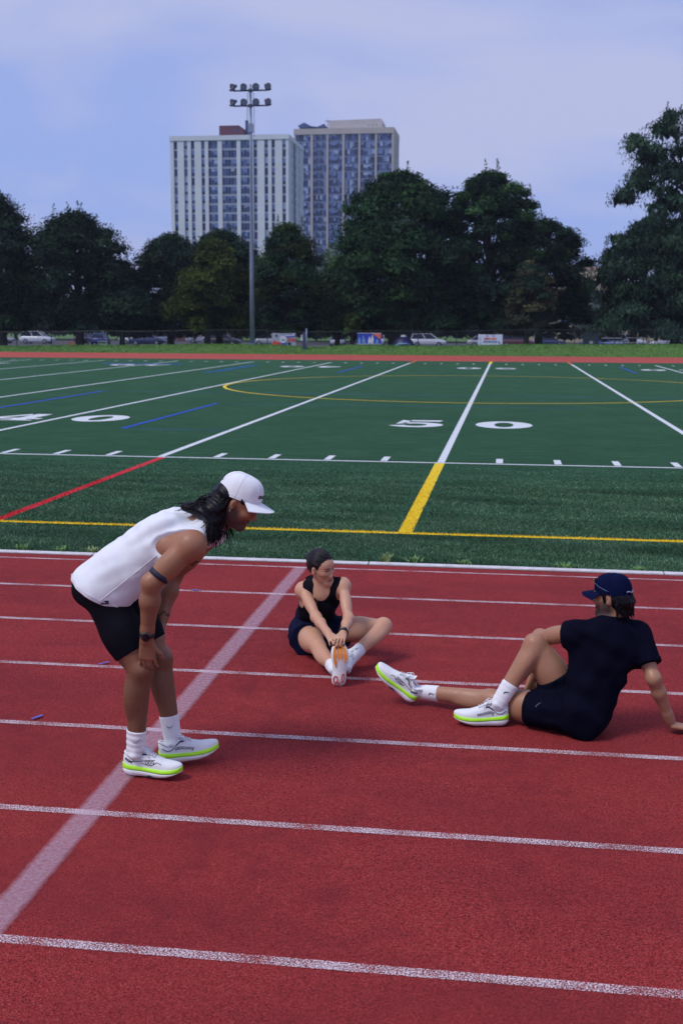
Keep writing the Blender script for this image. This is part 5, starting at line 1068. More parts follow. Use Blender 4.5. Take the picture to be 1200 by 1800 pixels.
def make_shoe(parent, heel, fwd, up, side, style='neon', fold=0.0, name='running_shoe', sc=1.0, wide=1.0):
    """side +1: a left shoe (its outer face is +y). heel: world point under the heel"""
    F = frame(fwd, up); M = Matrix(((F[0, 0], F[0, 1], F[0, 2], heel[0]), (F[1, 0], F[1, 1], F[1, 2], heel[1]), (F[2, 0], F[2, 1], F[2, 2], heel[2]), (0, 0, 0, 1))) @ Matrix.Diagonal((sc, sc * wide, sc, 1))
    S = [0, .008, .02, .045] + list(np.linspace(.08, .9, 26)) + [.93, .955, .975, .99, 1]; cdir = -side
    up_o = MB(); up_o.grid([[upper_pt(s, math.pi * k / 22, cdir) for k in range(23)] for s in S]); root = up_o.build(name, M_SHOEW, parent, True)
    root.matrix_local = Matrix.Translation(-parent.location) @ M
    def band(z0, z1, wid0, wid1, nm, mat, cap):
        rows = []
        for s in S:
            a, b_ = z0(s), z1(s); wa, wb = sh_w(s) * wid0(s) + 0.0015, sh_w(s) * wid1(s) + 0.0015; c = sh_c(s, cdir); x = s * SL; ex = (0.010 if s < 0.02 else 0) * (1 - s / 0.02)
            prof = [(wa * .86, a), (wa, a + (b_ - a) * .22), ((wa + wb) / 2 * 1.015, (a + b_) / 2), (wb, b_ - (b_ - a) * .15), (wb * .93, b_)]
            rows.append([(x - ex * 0.3, -y + c, z) for y, z in prof] + [(x - ex * 0.3, y + c, z) for y, z in reversed(prof)])
        b = MB(); b.grid(rows, wrap=True); b.add(rows[0], [tuple(range(10))]); b.add(rows[-1], [tuple(reversed(range(10)))]); return b.build(nm, mat, root, True)
    if style == 'neon':
        zg = lambda s: sh_zt(s) - _I(s, [(0, .030), (.05, .022), (.3, .017), (.5, .017), (.75, .018), (.92, .020), (1, .024)])
        band(sh_zb, lambda s: zg(s) + 0.001, lambda s: 1.0, lambda s: 1.10, 'outsole', M_FOAM, True); band(zg, lambda s: sh_zt(s) + .002, lambda s: 1.115, lambda s: 1.04, 'midsole_stripe', M_NEON, True)
    else: band(sh_zb, lambda s: sh_zt(s) + .002, lambda s: 1.04, lambda s: 1.06, 'midsole', M_FOAM, True)
    def line(pts, face, r=0.0015, mat=M_INK, nm='print_line', close=False):
        b = MB(); q = [upper_pt(s, (math.radians(a) if face > 0 else math.pi - math.radians(a)), cdir, 0.0012) for s, a in pts]
        if close: q.append(q[0])
        b.tube(q, r, 5); return b
    out = side                                                           # outer face
    ln = MB()
    def add(b): ln.add(b.v, b.f)
    if style == 'neon':
        add(line([(.10, 30), (.16, 24), (.26, 20), (.38, 22), (.44, 28), (.50, 36), (.56, 46)], out)); add(line([(.34, 12), (.42, 10), (.50, 12), (.56, 24), (.60, 38), (.68, 34)], out))
        for cs, ca in ((.42, 18), (.475, 22), (.53, 29)): add(line([(cs + .022 * math.cos(t), ca + 6.0 * math.sin(t)) for t in np.linspace(0, 6.283, 13)], out, 0.0013))
        for a0, a1 in ((.27, 34), (.29, 38)): add(line([(a0, a1), (.34, a1 + 12), (.41, a1 + 18)], out, 0.0022))
        add(line([(.05, 26), (.10, 20), (.17, 18)], out, 0.0032)); add(line([(.06, 34), (.11, 22), (.18, 24), (.26, 42)], out, 0.0014))
        for a0, a1 in ((.26, 30), (.29, 33), (.32, 35)): add(line([(a0, a1), (.36, a1 + 10), (.42, a1 + 16)], -out, 0.0022))
        add(line([(.05, 24), (.12, 16), (.20, 18), (.25, 28)], -out, 0.0022))
        add(line([(.20, 40), (.235, 62), (.285, 78)], out, 0.0013)); add(line([(.20, 40), (.235, 62), (.285, 78)], -out, 0.0013))
        # wordmark along the inner face
        tm = text_mesh('saucony', 0.040, M_INKG, bold=0.0012)
        co = np.zeros(len(tm.vertices) * 3); tm.vertices.foreach_get('co', co); co = co.reshape(-1, 3); wd = co[:, 0].max() - co[:, 0].min(); x0 = co[:, 0].min()
        flip = (-out) < 0
        for i, v in enumerate(tm.vertices):
            u = (co[i, 0] - x0) / wd; u = (1 - u) if not flip else u
            if True:
                s = .26 + .32 * (u if flip else u); a = 12 + co[i, 1] / 0.04 * 22
            v.co = upper_pt(s if True else s, math.radians(a) if -out > 0 else math.pi - math.radians(a), cdir, 0.0016)
        link('wordmark', tm, root)
        b = MB(); rows = []
        for s in np.linspace(.40, .56, 8): rows.append([(s * SL, side * (sh_w(s) * 1.085 + 0.003) + sh_c(s, cdir), sh_zb(s) + 0.003 + (0.5 - abs((s - .48) / .16)) * 0.018 + 0.001), (s * SL, side * (sh_w(s) * 1.07 + 0.003) + sh_c(s, cdir), sh_zb(s) + 0.001)])
        b.grid(rows); b.build('dark_insert', M_INK, root)
    else:
        # tread seen from below: orange forefoot bars with pale grooves, orange rings at the heel
        for i, (y0, y1, s0) in enumerate(((-.98, -.50, .56), (-.40, -.06, .60), (.04, .40, .60), (.50, .98, .44))):
            b = MB(); rows = []
            for s in np.linspace(s0, .975, 16):
                t = (s - s0) / (.975 - s0); sq = min(1.0, 0.35 + 3.0 * t) * (1.0 if t < .9 else 0.8); ym = (y0 + y1) / 2; hw = (y1 - y0) / 2 * sq; w = sh_w(s) * 0.90; c = sh_c(s, cdir)
                rows.append([(s * SL, (ym - hw) * w * side + c, sh_zb(s) - 0.0035), (s * SL, (ym + hw) * w * side + c, sh_zb(s) - 0.0035)])
            b.grid(rows); b.grid([[(p[0], p[1], p[2] + 0.006) for p in r_] for r_ in rows]); b.build('tread_pad', M_ORANGE, root)
        for cs, cy_, rs, ry in ((.165, .55, .075, .012), (.045, .25, .045, .011), (.20, -.72, .10, .007)):
            b = MB(); b.tube([(cs * SL + rs * SL * math.cos(t), side * cy_ * 0.034 + ry * math.sin(t), sh_zb(max(0, min(1, cs + rs * math.cos(t)))) - 0.001) for t in np.linspace(0, 6.283, 25)], 0.0035, 6); b.build('heel_ring', M_ORANGE2, root, True)
        add(line([(.30, 16), (.40, 22), (.50, 34)], out, 0.002, M_ORANGE)); add(line([(.3, 30), (.42, 42)], out))
    if ln.v: ln.build('print_lines', M_INK, root, True)
    # collar rim, tongue and laces
    b = MB(); rim = []
    for t in np.linspace(0, 2 * math.pi, 29):
        s = 0.168 - 0.150 * math.cos(t) * (1 if math.cos(t) > 0 else 0.86); y = 0.031 * math.sin(t); rim.append((s * SL, y + sh_c(s, cdir), _I(s, [(0.01, .109), (.06, .107), (.13, .092), (.18, .093), (.25, .106), (.31, .122)])))
    b.tube(rim, 0.0052, 7, cap=False); b.build('collar', M_SHOEW, root, True)
    b = MB(); rows = [[(s * SL, y * 0.024 * w_ + sh_c(s, cdir), z - abs(y) * 0.004 * 2) for y in (-1, -.5, 0, .5, 1)] for s, z, w_ in ((.265, .145, .8), (.28, .140, 1), (.31, .130, 1), (.36, .1245, 1), (.44, .114, .9))]
    b.grid(rows); b.grid([[(x, y, z + 0.004) for x, y, z in r_] for r_ in rows]); b.build('tongue', M_SHOEW, root, True)
    b = MB()
    for k in range(5):
        s0, s1 = .34 + .045 * k, .365 + .045 * k
        for a, c_ in ((62, 118), (118, 62)): b.tube([upper_pt(s0 + (s1 - s0) * q, math.radians(a + (c_ - a) * q), cdir, 0.0035) for q in (0, .25, .5, .75, 1)], 0.0022, 5)
    for q in (-1, 1):
        p0 = upper_pt(.335, math.pi / 2, cdir, .004); b.tube([p0, p0 + Vector((-.004, .014 * q, .012)), p0 + Vector((.006, .030 * q, .010)), p0 + Vector((.020, .034 * q, -.004)), p0 + Vector((.012, .018 * q, -.001)), p0], 0.0019, 5)
        b.tube([p0, p0 + Vector((.012, .02 * q, .006)), p0 + Vector((.03, .030 * q, -.012)), p0 + Vector((.036, .033 * q, -.03))], 0.0018, 5)
    b.build('laces', M_LACE, root, True)
    return root

def make_cap(parent, base, c, F, hs, mat, text=None, textmat=None, brim_drop=0.016, name='cap', tilt=0.0):
    """low running cap in head space (x forward, y left, z up)"""
    M = Matrix(((F[0, 0], F[0, 1], F[0, 2], c[0] - base[0]), (F[1, 0], F[1, 1], F[1, 2], c[1] - base[1]), (F[2, 0], F[2, 1], F[2, 2], c[2] - base[2]), (0, 0, 0, 1))) @ Matrix.Scale(hs, 4) @ Matrix.Rotation(-tilt, 4, 'Y')
    a, b_, cc, x0 = 0.113, 0.088, 0.110, -0.010
    def zb(az): return 0.040 - 0.020 * (0.5 - 0.5 * math.cos(az))                 # band is lower at the back
    def pt(az, t, off=0.0):
        """t 0 at the band, 1 at the top"""
        z = zb(az) + 0.0; th = t * math.pi / 2; zz = z + (cc + 0.036 - z) * math.sin(th) ** 0.88; rr = math.cos(th) ** 0.62
        front = max(0, math.cos(az)) ** 2; rr = rr * (1 + 0.035 * front * math.sin(2 * th)); wr = 1 + 0.010 * math.sin(az * 6) * math.sin(2 * th) + 0.006 * math.sin(az * 13 + t * 5)
        return Vector((x0 + (a + off) * math.cos(az) * rr * wr, (b_ + off) * math.sin(az) * rr * wr, zz + off * math.sin(th)))
    n = 48; m = MB(); rows = [[pt(2 * math.pi * k / n, t) for k in range(n)] for t in [0, .04, .1, .2, .3, .4, .5, .6, .7, .8, .88, .94, .985, 1.0]]
    m.grid(rows, wrap=True); m.add(rows[-1], [tuple(range(n))]); m.grid([[p * 0.985 for p in rows[0]], rows[0]], wrap=True)
    cap = m.build(name, mat, parent, True); cap.matrix_local = M
    bm = MB(); A = math.radians(62); top = []
    for i in range(9):
        q = i / 8; row = []
        for k in range(25):
            az = -A + 2 * A * k / 24; e = pt(az, 0.0); ext = 0.078 * math.cos(az * 0.90) ** 0.8 * q; d = Vector((math.cos(az * 0.55), math.sin(az * 0.55), 0))
            p = e + d * ext; p.z = e.z + 0.002 - brim_drop * q * 1.35 - 0.020 * (abs(az) / A) ** 2 * q; row.append(p)
        top.append(row)
    bm.grid(top); bm.grid([[p - Vector((0, 0, 0.0042)) for p in r_] for r_ in reversed(top)]); bm.grid([top[-1], [p - Vector((0, 0, 0.0042)) for p in top[-1]]])
    bm.build('brim', mat, cap, True)
    sm = MB()
    for k in range(6):
        az = math.pi / 6 + k * math.pi / 3; sm.tube([pt(az, t, 0.0006) for t in np.linspace(0, 1, 12)], 0.0011, 4)
    sm.tube([pt(2 * math.pi * k / 40, .05, 0.0008) for k in range(41)], 0.0010, 4); sm.build('seams', mat, cap, True)
    bt = MB(); bt.lathe([(0.007, cc + 0.035), (0.006, cc + 0.039), (0, cc + 0.0405)], 10, 0, Matrix.Translation((x0, 0, 0))); bt.build('button', mat, cap, True)
    if text:
        tm = text_mesh(text, 0.030, textmat, bold=0.0008); co = np.zeros(len(tm.vertices) * 3); tm.vertices.foreach_get('co', co); co = co.reshape(-1, 3)
        for i, v in enumerate(tm.vertices):
            v.co = pt(co[i, 0] / 0.098, 0.16 + co[i, 1] / 0.030 * 0.20, 0.0016)
        link('embroidery', tm, cap)
    return cap, pt, M
def strands(paths, r0, r1, mat, parent, name='strands', n=5):
    b = MB()
    for p in paths:
        m = len(p); b.tube(p, [r0 + (r1 - r0) * (i / (m - 1)) ** 1.5 for i in range(m)], n)
    return b.build(name, mat, parent, True)
def hair_mat(name, c, rough=0.38, spec=0.16):
    t = NT(name); co = t.coord('Object', (1, 1, 1)); f = t.noise(60.0, 4, 0.6, co)
    t.col(t.ramp(f, [(0.35, tuple(x * 0.5 for x in c)), (0.7, tuple(x * 1.5 for x in c))])); t.set(Roughness=rough); t.b.inputs['Specular IOR Level'].default_value = spec; t.bump(t.noise(180.0, 3, 0.6, t.coord('Object', (1, 1, 0.3))), 0.4, 0.003); return t.m
M_HAIR = hair_mat('hair_black', (0.005, 0.004, 0.007)); M_HAIRB = hair_mat('hair_dark_brown', (0.008, 0.005, 0.009), 0.42, 0.45)
M_EYEW = simple('eye_white', (0.5, 0.46, 0.44), 0.3); M_EYED = simple('eye_dark', (0.015, 0.010, 0.010), 0.15)
def eyes(parent, base, H, F, hs):
    for q in (-1, 1):
        b = MB(); c = H(0.0785, 0.033 * q, 0.013) - base
        for rr, mi, off in ((0.0118, 0, 0), (0.0065, 1, 0.0064)):
            Mx = Matrix(((F[0, 0], F[0, 1], F[0, 2], c[0]), (F[1, 0], F[1, 1], F[1, 2], c[1]), (F[2, 0], F[2, 1], F[2, 2], c[2]), (0, 0, 0, 1))) @ Matrix.Scale(hs, 4) @ Matrix.Translation((off, 0, 0)) @ Matrix.Diagonal((1.05, 1.15, 0.62 if mi == 0 else 0.85, 1))
            b.lathe([(rr * math.sin(a), rr * math.cos(a)) for a in np.linspace(0.01, math.pi - 0.01, 9)], 12, mi, Mx)
        b.build('eye', [M_EYEW, M_EYED], parent, True)
def band_ring(parent, base, p, axis, r, w, mat, name, th=0.004, flat=None, label=None):
    """a strap round a limb"""
    axis = unit(np.asarray(axis, float)); x = unit(np.cross(axis, v3(0.3, 0.9, 0.2))) if flat is None else unit(np.asarray(flat[0], float) - axis * (np.asarray(flat[0], float) @ axis)); y = np.cross(axis, x); b = MB(); rows = []
    fx, fy = (1, 1) if flat is None else (flat[1], flat[2])
    for rr, z in ((r, -w / 2), (r + th, -w / 2), (r + th, w / 2), (r, w / 2)):
        rows.append([tuple(np.asarray(p) - base + axis * z + x * rr * fx * math.cos(t) + y * rr * fy * math.sin(t)) for t in np.linspace(0, 2 * math.pi, 29)[:-1]])
    b.grid(rows + [rows[0]], wrap=True); o = b.build(name, mat, parent, True)
    if label: o['label'] = label
    return o
# ------------------------------------------------------------------ runner in a white cap bending over with hands on knees
def swoosh(vol, A, parent, base, p, n, across, up, size, mat, name='sock_mark'):
    """small curved tick printed on cloth"""
    b = MB(); pts = []
    for t in np.linspace(0, 1, 9):
        q = np.asarray(p) + np.asarray(across) * size * (t - 0.5) + np.asarray(up) * size * (0.35 * t * t - 0.25 * math.sin(math.pi * t)); pts.append(tuple(on_surface(vol, A, q, n, 0.05) - base + unit(np.asarray(n, float)) * 0.002))
    b.tube(pts, [0.0012, 0.0022, 0.003, 0.0034, 0.0034, 0.003, 0.0026, 0.002, 0.001], 5, flat=0.6); return b.build(name, mat, parent, True)
def ring_seam(vol, A, parent, base, c, n, mat, rmax=0.30, r=0.0016, name='hem_seam', steps=72, off=0.0026):
    """stitched line round a garment where the plane (c, n) cuts it"""
    n = unit(np.asarray(n, float)); x = unit(np.cross(n, v3(0.31, 0.77, 0.55))); y = np.cross(n, x); pts = []
    for t in np.linspace(0, 2 * math.pi, steps):
        d = x * math.cos(t) + y * math.sin(t); q = None
        for rr in np.arange(rmax, 0.0, -vol.h * 0.4):
            p_ = np.asarray(c) + d * rr; i = np.round((p_ - vol.lo) / vol.h).astype(int)
            if (i < 0).any() or (i >= vol.n).any(): continue
            if A[tuple(i)] < 0: q = p_ + d * off; break
        if q is not None: pts.append(tuple(q - base))
    if len(pts) > 8:
        b = MB(); b.tube(pts, r, 4); return b.build(name, mat, parent, True)
def build_bending_runner():
    base = v3(-1.66, 5.16, 0)
    P = empty('person', tuple(base)); tag(P, 'runner in white cap and white tank top bending over with hands on knees', 'person')
    vol = Vol((-2.10, 4.86, 0.02), (-1.08, 5.54, 1.50), 0.0045)
    pel, waist, chest, neck = v3(-1.865, 5.19, 0.905), v3(-1.785, 5.19, 1.005), v3(-1.585, 5.19, 1.130), v3(-1.400, 5.19, 1.205)
    Rs, Re, Rw = v3(-1.395, 4.995, 1.150), v3(-1.567, 4.935, 0.985), v3(-1.612, 4.985, 0.705)
    Ls, Le, Lw = v3(-1.395, 5.385, 1.140), v3(-1.615, 5.455, 0.905), v3(-1.660, 5.355, 0.680)
    Rh, Rk, Ra = v3(-1.862, 5.105, 0.885), v3(-1.672, 5.06, 0.535), v3(-1.705, 5.075, 0.115)
    Lh, Lk, La = v3(-1.862, 5.275, 0.885), v3(-1.640, 5.275, 0.530), v3(-1.572, 5.255, 0.110)
    left = v3(0, 1, 0)
    T = vol.new(); F0, F1 = torso(vol, T, pel, waist, chest, neck, left, left, 1.0, False, Rs, Ls)
    AR = vol.new(); limb_arm(vol, AR, Rs, Re, Rw, 1.02, 1.12); AL = vol.new(); limb_arm(vol, AL, Ls, Le, Lw, 1.0, 1.0)
    LR = vol.new(); limb_leg(vol, LR, Rh, Rk, Ra, 1.03, 1.12, fwd=(1, -0.10, 0.25)); LL = vol.new(); limb_leg(vol, LL, Lh, Lk, La, 1.0, 1.08, fwd=(1, 0.10, 0.25))
    hs = 0.925; hc = v3(-1.222, 5.19, 1.322); th = math.radians(34); hf = v3(math.cos(th), -0.04, -math.sin(th)); F = frame(hf, (math.sin(th), 0, math.cos(th)))
    HD = vol.new(); H = head_sdf(vol, HD, hc, F, hs, False, neck=neck + v3(-0.01, 0, 0.0), nr=0.057)
    HR = vol.new(); hand_sdf(vol, HR, Rw + v3(-0.003, 0, -0.005), (0.02, 0.10, -1), (0.16, -1, 0.10), -1, (0.30, 0.40, 0.30), 0.07, 1.0)
    HLh = vol.new(); hand_sdf(vol, HLh, Lw, (0.12, -0.42, -1), (0.75, 0.75, 0.1), +1, (0.35, 0.40, 0.35), 0.06, 1.0)
    B = smin(smin(T, HD, 0.03), smin(AR, AL, 0.0), 0.022); B = smin(B, smin(smin(LR, LL, 0.002), T, 0.03), 0.004); B = smin(B, HR, 0.006); B = smin(B, HLh, 0.006)
    skin = (0.345, 0.165, 0.090); stub = (0.080, 0.047, 0.038)
    def cols(V):
        C = blend_cols(V, skin, [(H(0.060, 0, -0.090), (0.085, 0.085, 0.045), stub, 0.5, F), (H(0.012, -0.06, -0.055), (0.035, 0.04, 0.045), stub, 0.7, F), (H(0.012, 0.06, -0.055), (0.035, 0.04, 0.045), stub, 0.7, F), (H(0.100, 0, -0.043), (0.02, 0.030, 0.009), (0.07, 0.04, 0.033), 0.5, F),
            (H(0.098, 0, -0.061), (0.012, 0.022, 0.011), (0.26, 0.10, 0.080), 0.4, F), (H(0.092, 0.030, 0.038), (0.018, 0.024, 0.007), (0.03, 0.02, 0.018), 0.5, F), (H(0.092, -0.030, 0.038), (0.018, 0.024, 0.007), (0.03, 0.02, 0.018), 0.5, F)])
        leg = np.clip((0.80 - V[:, 2]) / 0.1, 0, 1)[:, None] * (V[:, 1] < 5.6)[:, None]; legm = leg * (np.minimum(np.linalg.norm(V - Rw, axis=1), np.linalg.norm(V - Lw, axis=1)) - 0.10).clip(0, 0.09)[:, None] / 0.09
        arm_ = np.clip((1.02 - V[:, 2]) / 0.12, 0, 1)[:, None] * (V[:, 0] > -1.75)[:, None] * (V[:, 2] > 0.62)[:, None]; C = C * (1 - arm_ * 0.22); C = C * (1 - legm * 0.46)                                          # tanned forearms; legs tanned and hairy, with shade painted into their colour
        n_ = np.array([mnoise.noise(Vector(v * 45)) for v in V[::1]]) if len(V) < 1 else np.sin(V[:, 0] * 210 + np.sin(V[:, 2] * 60) * 2) * np.sin(V[:, 2] * 95 + V[:, 1] * 120)
        C = C * (1 - 0.10 * legm * np.clip(n_, 0, 1)[:, None])
        # tattoo line round the far forearm and wrist
        for z0, w in ((0.735, 0.006), (0.985, 0.007)):
            m_ = (V[:, 1] > 5.28) & (np.abs(V[:, 2] - z0 - 0.01 * np.sin(V[:, 0] * 160)) < w) & (V[:, 0] > -1.72); C[m_] = C[m_] * 0.35
        return C
    sdf_obj('body', vol, B, M_SKIN, P, base, cols)
    eyes(P, base, H, F, hs)
    # white tank top hanging loose
    tk = T - 0.011
    rc(vol, tk, v3(-1.79, 5.11, 1.00), v3(-1.870, 5.085, 0.90), 0.096, 0.098, 0.06); rc(vol, tk, v3(-1.79, 5.27, 1.00), v3(-1.870, 5.295, 0.90), 0.096, 0.098, 0.06)
    rc(vol, tk, v3(-1.60, 5.14, 1.08), v3(-1.775, 5.10, 0.885), 0.085, 0.074, 0.07); rc(vol, tk, v3(-1.60, 5.24, 1.08), v3(-1.775, 5.28, 0.885), 0.085, 0.074, 0.07)
    rc(vol, tk, v3(-1.965, 5.12, 0.940), v3(-1.965, 5.26, 0.940), 0.038, 0.038, 0.04); rc(vol, tk, v3(-1.62, 5.15, 1.165), v3(-1.925, 5.14, 0.950), 0.058, 0.062, 0.06); rc(vol, tk, v3(-1.62, 5.23, 1.165), v3(-1.925, 5.24, 0.950), 0.058, 0.062, 0.06)
    tk = tk + ripple(vol, [((-0.42, 0.55, 0.72), 0.075, 0.0028, 0.16), ((-0.10, -0.5, 0.86), 0.12, 0.0026, 0.14), ((0.95, 0.3, 0.35), 0.060, 0.0012, 0.2)])
    hemn = v3(-0.47, 0.0, -0.88); tk = smax(tk, plane(vol, v3(-1.87, 5.19, 0.873), hemn), 0.006)
    X, Y, Z = vol.full()
    for q, S in ((-1, Rs), (1, Ls)):                                     # arm holes run from the shoulder down to the ribs
        ell(vol, tk, S + v3(-0.070, 0.045 * q, 0.010), frame((-0.87, 0, -0.12), (0, q, 0)), (0.168, 0.105, 0.095), 0.006, cut=True)
        ell(vol, tk, S + v3(-0.02, 0.075 * q, 0.0), np.eye(3), (0.10, 0.09, 0.12), 0.006, cut=True)
    ell(vol, tk, H(0.00, 0, -0.17), F, (0.115, 0.070, 0.125), 0.006, cut=True)
    ell(vol, tk, v3(-1.325, 5.19, 1.155), np.eye(3), (0.10, 0.075, 0.10), 0.006, cut=True)
    top = sdf_obj('tank_top', vol, tk, fabric('jersey_white', (0.78, 0.80, 0.84), 0.85, 900.0, 0.03, 0.2, 0.35), P, base)
    ring_seam(vol, tk, top, base, v3(-1.87, 5.19, 0.873) - hemn * 0.022, hemn, M_SOCK, 0.26)
    b = MB(); cpt = on_surface(vol, tk, v3(-1.815, 5.05, 0.868), (0.0, -1, 0.0), 0.25) - base; Mx = Matrix.Translation(tuple(cpt + v3(0, -0.0035, 0))) @ Matrix.Rotation(-0.05, 4, 'Y'); b.box((-0.021, -0.0015, -0.0085), (0.021, 0.0015, 0.0085), 0, Mx); b.build('hem_tag', simple('tag_black', (0.012, 0.013, 0.03), 0.6), top)
    b = MB(); pts = []
    for t in np.linspace(0, 1, 22):
        q = v3(-1.565 - 0.275 * t, 4.9, 1.095 - 0.225 * t); pts.append(tuple(on_surface(vol, tk, v3(q[0], 5.05, q[2]), (0, -1, 0), 0.2) - base + v3(0, -0.0022, 0)))
    b.tube(pts, 0.0018, 5); b.build('side_seam', M_LACE, top, True)
    # black half tights
    Xn = smin(smin(LR, LL, 0.006), T, 0.03) - 0.006
    Xn = smax(Xn, plane(vol, v3(-1.80, 5.19, 0.97), (0.50, 0, 0.86)), 0.004); thR = unit(Rk - Rh)
    Xn = smax(Xn, plane(vol, Rh + thR * 0.312, thR + v3(0.12, 0, -0.05)), 0.003)
    sdf_obj('shorts', vol, Xn, fabric('lycra_black', (0.008, 0.008, 0.013), 0.6, 900.0, 0.1, 0.1, 0.2), P, base)
    # socks
    for k_, a_, A_, ht in ((Rk, Ra, LR, 0.120), (Lk, La, LL, 0.140)):
        f = unit(a_ - k_); S_ = A_ - 0.0035 + ripple(vol, [(f, 0.03, 0.0014, 0.25)]); S_ = smax(S_, plane(vol, a_ - f * ht, -f), 0.002); S_ = smax(S_, plane(vol, a_ + f * 0.05, f), 0.003)
        so = sdf_obj('sock', vol, S_, M_SOCK, P, base); m_ = a_ - f * (ht - 0.045)
        swoosh(vol, S_, so, base, m_ + v3(0.006, -0.03, 0), (0.15, -1, 0.1), (1, 0.1, 0), -f, 0.040, M_INKG)
    make_shoe(P, (-1.768, 5.088, 0.010), (0.985, -0.075, 0.0), (0, 0, 1), -1); make_shoe(P, (-1.632, 5.222, 0.012), (0.90, 0.36, 0.10), (-0.10, 0, 1), 1)
    # watch and arm band
    wa = unit(Rw - Re); wp = Rw - wa * 0.030
    wt = band_ring(P, base, wp, wa, 0.031, 0.022, simple('strap_black', (0.012, 0.012, 0.016), 0.6), 'watch')
    n = unit(v3(0.16, -1, 0.05) - wa * (v3(0.16, -1, 0.05) @ wa)); Fw = frame(n, wa); c = wp + n * 0.033 - base; Mx = Matrix(((Fw[0, 1], Fw[0, 2], Fw[0, 0], c[0]), (Fw[1, 1], Fw[1, 2], Fw[1, 0], c[1]), (Fw[2, 1], Fw[2, 2], Fw[2, 0], c[2]), (0, 0, 0, 1)))
    b = MB(); b.lathe([(0.0215, -0.004), (0.0225, 0.002), (0.0220, 0.007), (0.0185, 0.0085)], 20, 0, Mx); b.lathe([(0.0185, 0.0082), (0.0, 0.0084)], 20, 1, Mx); b.build('watch_case', [simple('case_black', (0.02, 0.02, 0.024), 0.3), simple('watch_glass', (0.006, 0.006, 0.010), 0.08)], wt, True)
    ua = unit(Re - Rs); band_ring(P, base, Rs + (Re - Rs) * 0.80, ua + v3(0.10, 0, -0.12), 0.0475, 0.025, simple('band_navy', (0.010, 0.012, 0.035), 0.7), 'arm_band', 0.003)
    # cap
    cap, pt, Mc = make_cap(P, base, hc, F, hs * 1.02, fabric('cap_white', (0.79, 0.80, 0.83), 0.8, 800.0, 0.03, 0.1, 0.2), 'saucony', M_INK, 0.006, tilt=math.radians(10))
    b = MB(); b.tube([pt(math.pi - 0.35 + 0.70 * k / 10, 0.26 + 0.10 * math.sin(math.pi * k / 10), 0.001) for k in range(11)], 0.004, 6); b.tube([pt(math.pi - 0.30, 0.02 + 0.22 * k / 6, 0.001) for k in range(7)], 0.003, 6); b.build('adjuster', M_INK, cap, True)
    # long wavy hair
    HA = vol.new(); ell(vol, HA, H(-0.045, 0, 0.000), F, (0.072 * hs, 0.080 * hs, 0.085 * hs), 0.02); ell(vol, HA, H(0.012, 0, 0.040), F, (0.086 * hs, 0.0835 * hs, 0.035 * hs), 0.01)
    rc(vol, HA, H(-0.075, 0, 0.00), v3(-1.37, 5.16, 1.285), 0.058, 0.045, 0.04, flat=((0, 1, 0), 1.35)); rc(vol, HA, v3(-1.35, 5.15, 1.285), v3(-1.47, 5.17, 1.300), 0.042, 0.022, 0.03, flat=((0, 1, 0), 1.6))
    rc(vol, HA, v3(-1.31, 5.11, 1.30), v3(-1.325, 5.085, 1.185), 0.040, 0.030, 0.03); rc(vol, HA, v3(-1.29, 5.12, 1.27), v3(-1.295, 5.10, 1.175), 0.024, 0.014, 0.02)
    ell(vol, HA, H(0.002, -0.080, -0.012), F, (0.026 * hs, 0.03 * hs, 0.044 * hs), 0.008, cut=True); ell(vol, HA, H(0.002, 0.080, -0.012), F, (0.026 * hs, 0.03 * hs, 0.044 * hs), 0.008, cut=True)
    HA = HA + ripple(vol, [((0.5, 0.6, 0.2), 0.022, 0.0018, 0.6), ((0.2, -0.6, 0.7), 0.04, 0.0022, 0.8)])
    hair = sdf_obj('hair', vol, HA, M_HAIR, P, base); r = np.random.default_rng(4); paths = []
    for i in range(520):
        az = r.uniform(-1.35, 1.35) + math.pi; ph = r.uniform(-0.5, 0.35); root = H(-0.02 + 0.088 * math.cos(az), 0.080 * math.sin(az), 0.01 + 0.06 * ph)
        if i % 5 < 2: end = v3(-1.435 + r.normal(0, 0.035), 5.17 + r.normal(0, 0.05), 1.298 + r.normal(0, 0.010)); mid = v3(-1.35, 5.16 + r.normal(0, 0.035), 1.325 + r.normal(0, 0.012))
        elif i % 5 < 4: end = v3(-1.318 + r.normal(0, 0.022), 5.075 + r.normal(0, 0.020), 1.165 + r.normal(0, 0.022)); mid = v3(-1.322 + r.normal(0, 0.02), 5.09 + r.normal(0, 0.02), 1.28 + r.normal(0, 0.02))
        else: end = v3(-1.30 + r.normal(0, 0.02), 5.29 + r.normal(0, 0.02), 1.17 + r.normal(0, 0.03)); mid = v3(-1.31, 5.27, 1.27)
        p = []; ph0 = r.uniform(0, 6.28)
        for t in np.linspace(0, 1, 13):
            q = (1 - t) ** 2 * root + 2 * t * (1 - t) * mid + t * t * end; w = 0.010 * math.sin(math.pi * min(1, t * 1.2)); p.append(tuple(q - base + v3(math.sin(t * 13 + ph0), math.cos(t * 11 + ph0), math.sin(t * 12 + ph0 * 2)) * w))
        paths.append(p)
    for ex, ez in ((-1.262, 1.165), (-1.270, 1.180), (-1.255, 1.172), (-1.265, 1.160)):
        p0, p2 = H(-0.045, -0.03, -0.05), v3(ex, 5.12, ez); paths.append([tuple(p0 * (1 - t) + p2 * t + v3(-0.006 * math.sin(t * 9), -0.004 * math.cos(t * 8), -0.02 * math.sin(math.pi * t)) - base) for t in np.linspace(0, 1, 10)])
    paths.append([tuple(v3(-1.36, 5.12, 1.345) + v3(-0.03 * math.cos(t), 0.0, 0.018 * math.sin(t)) - base) for t in np.linspace(-0.2, 3.4, 10)])
    strands(paths, 0.0033, 0.0010, M_HAIR, hair)
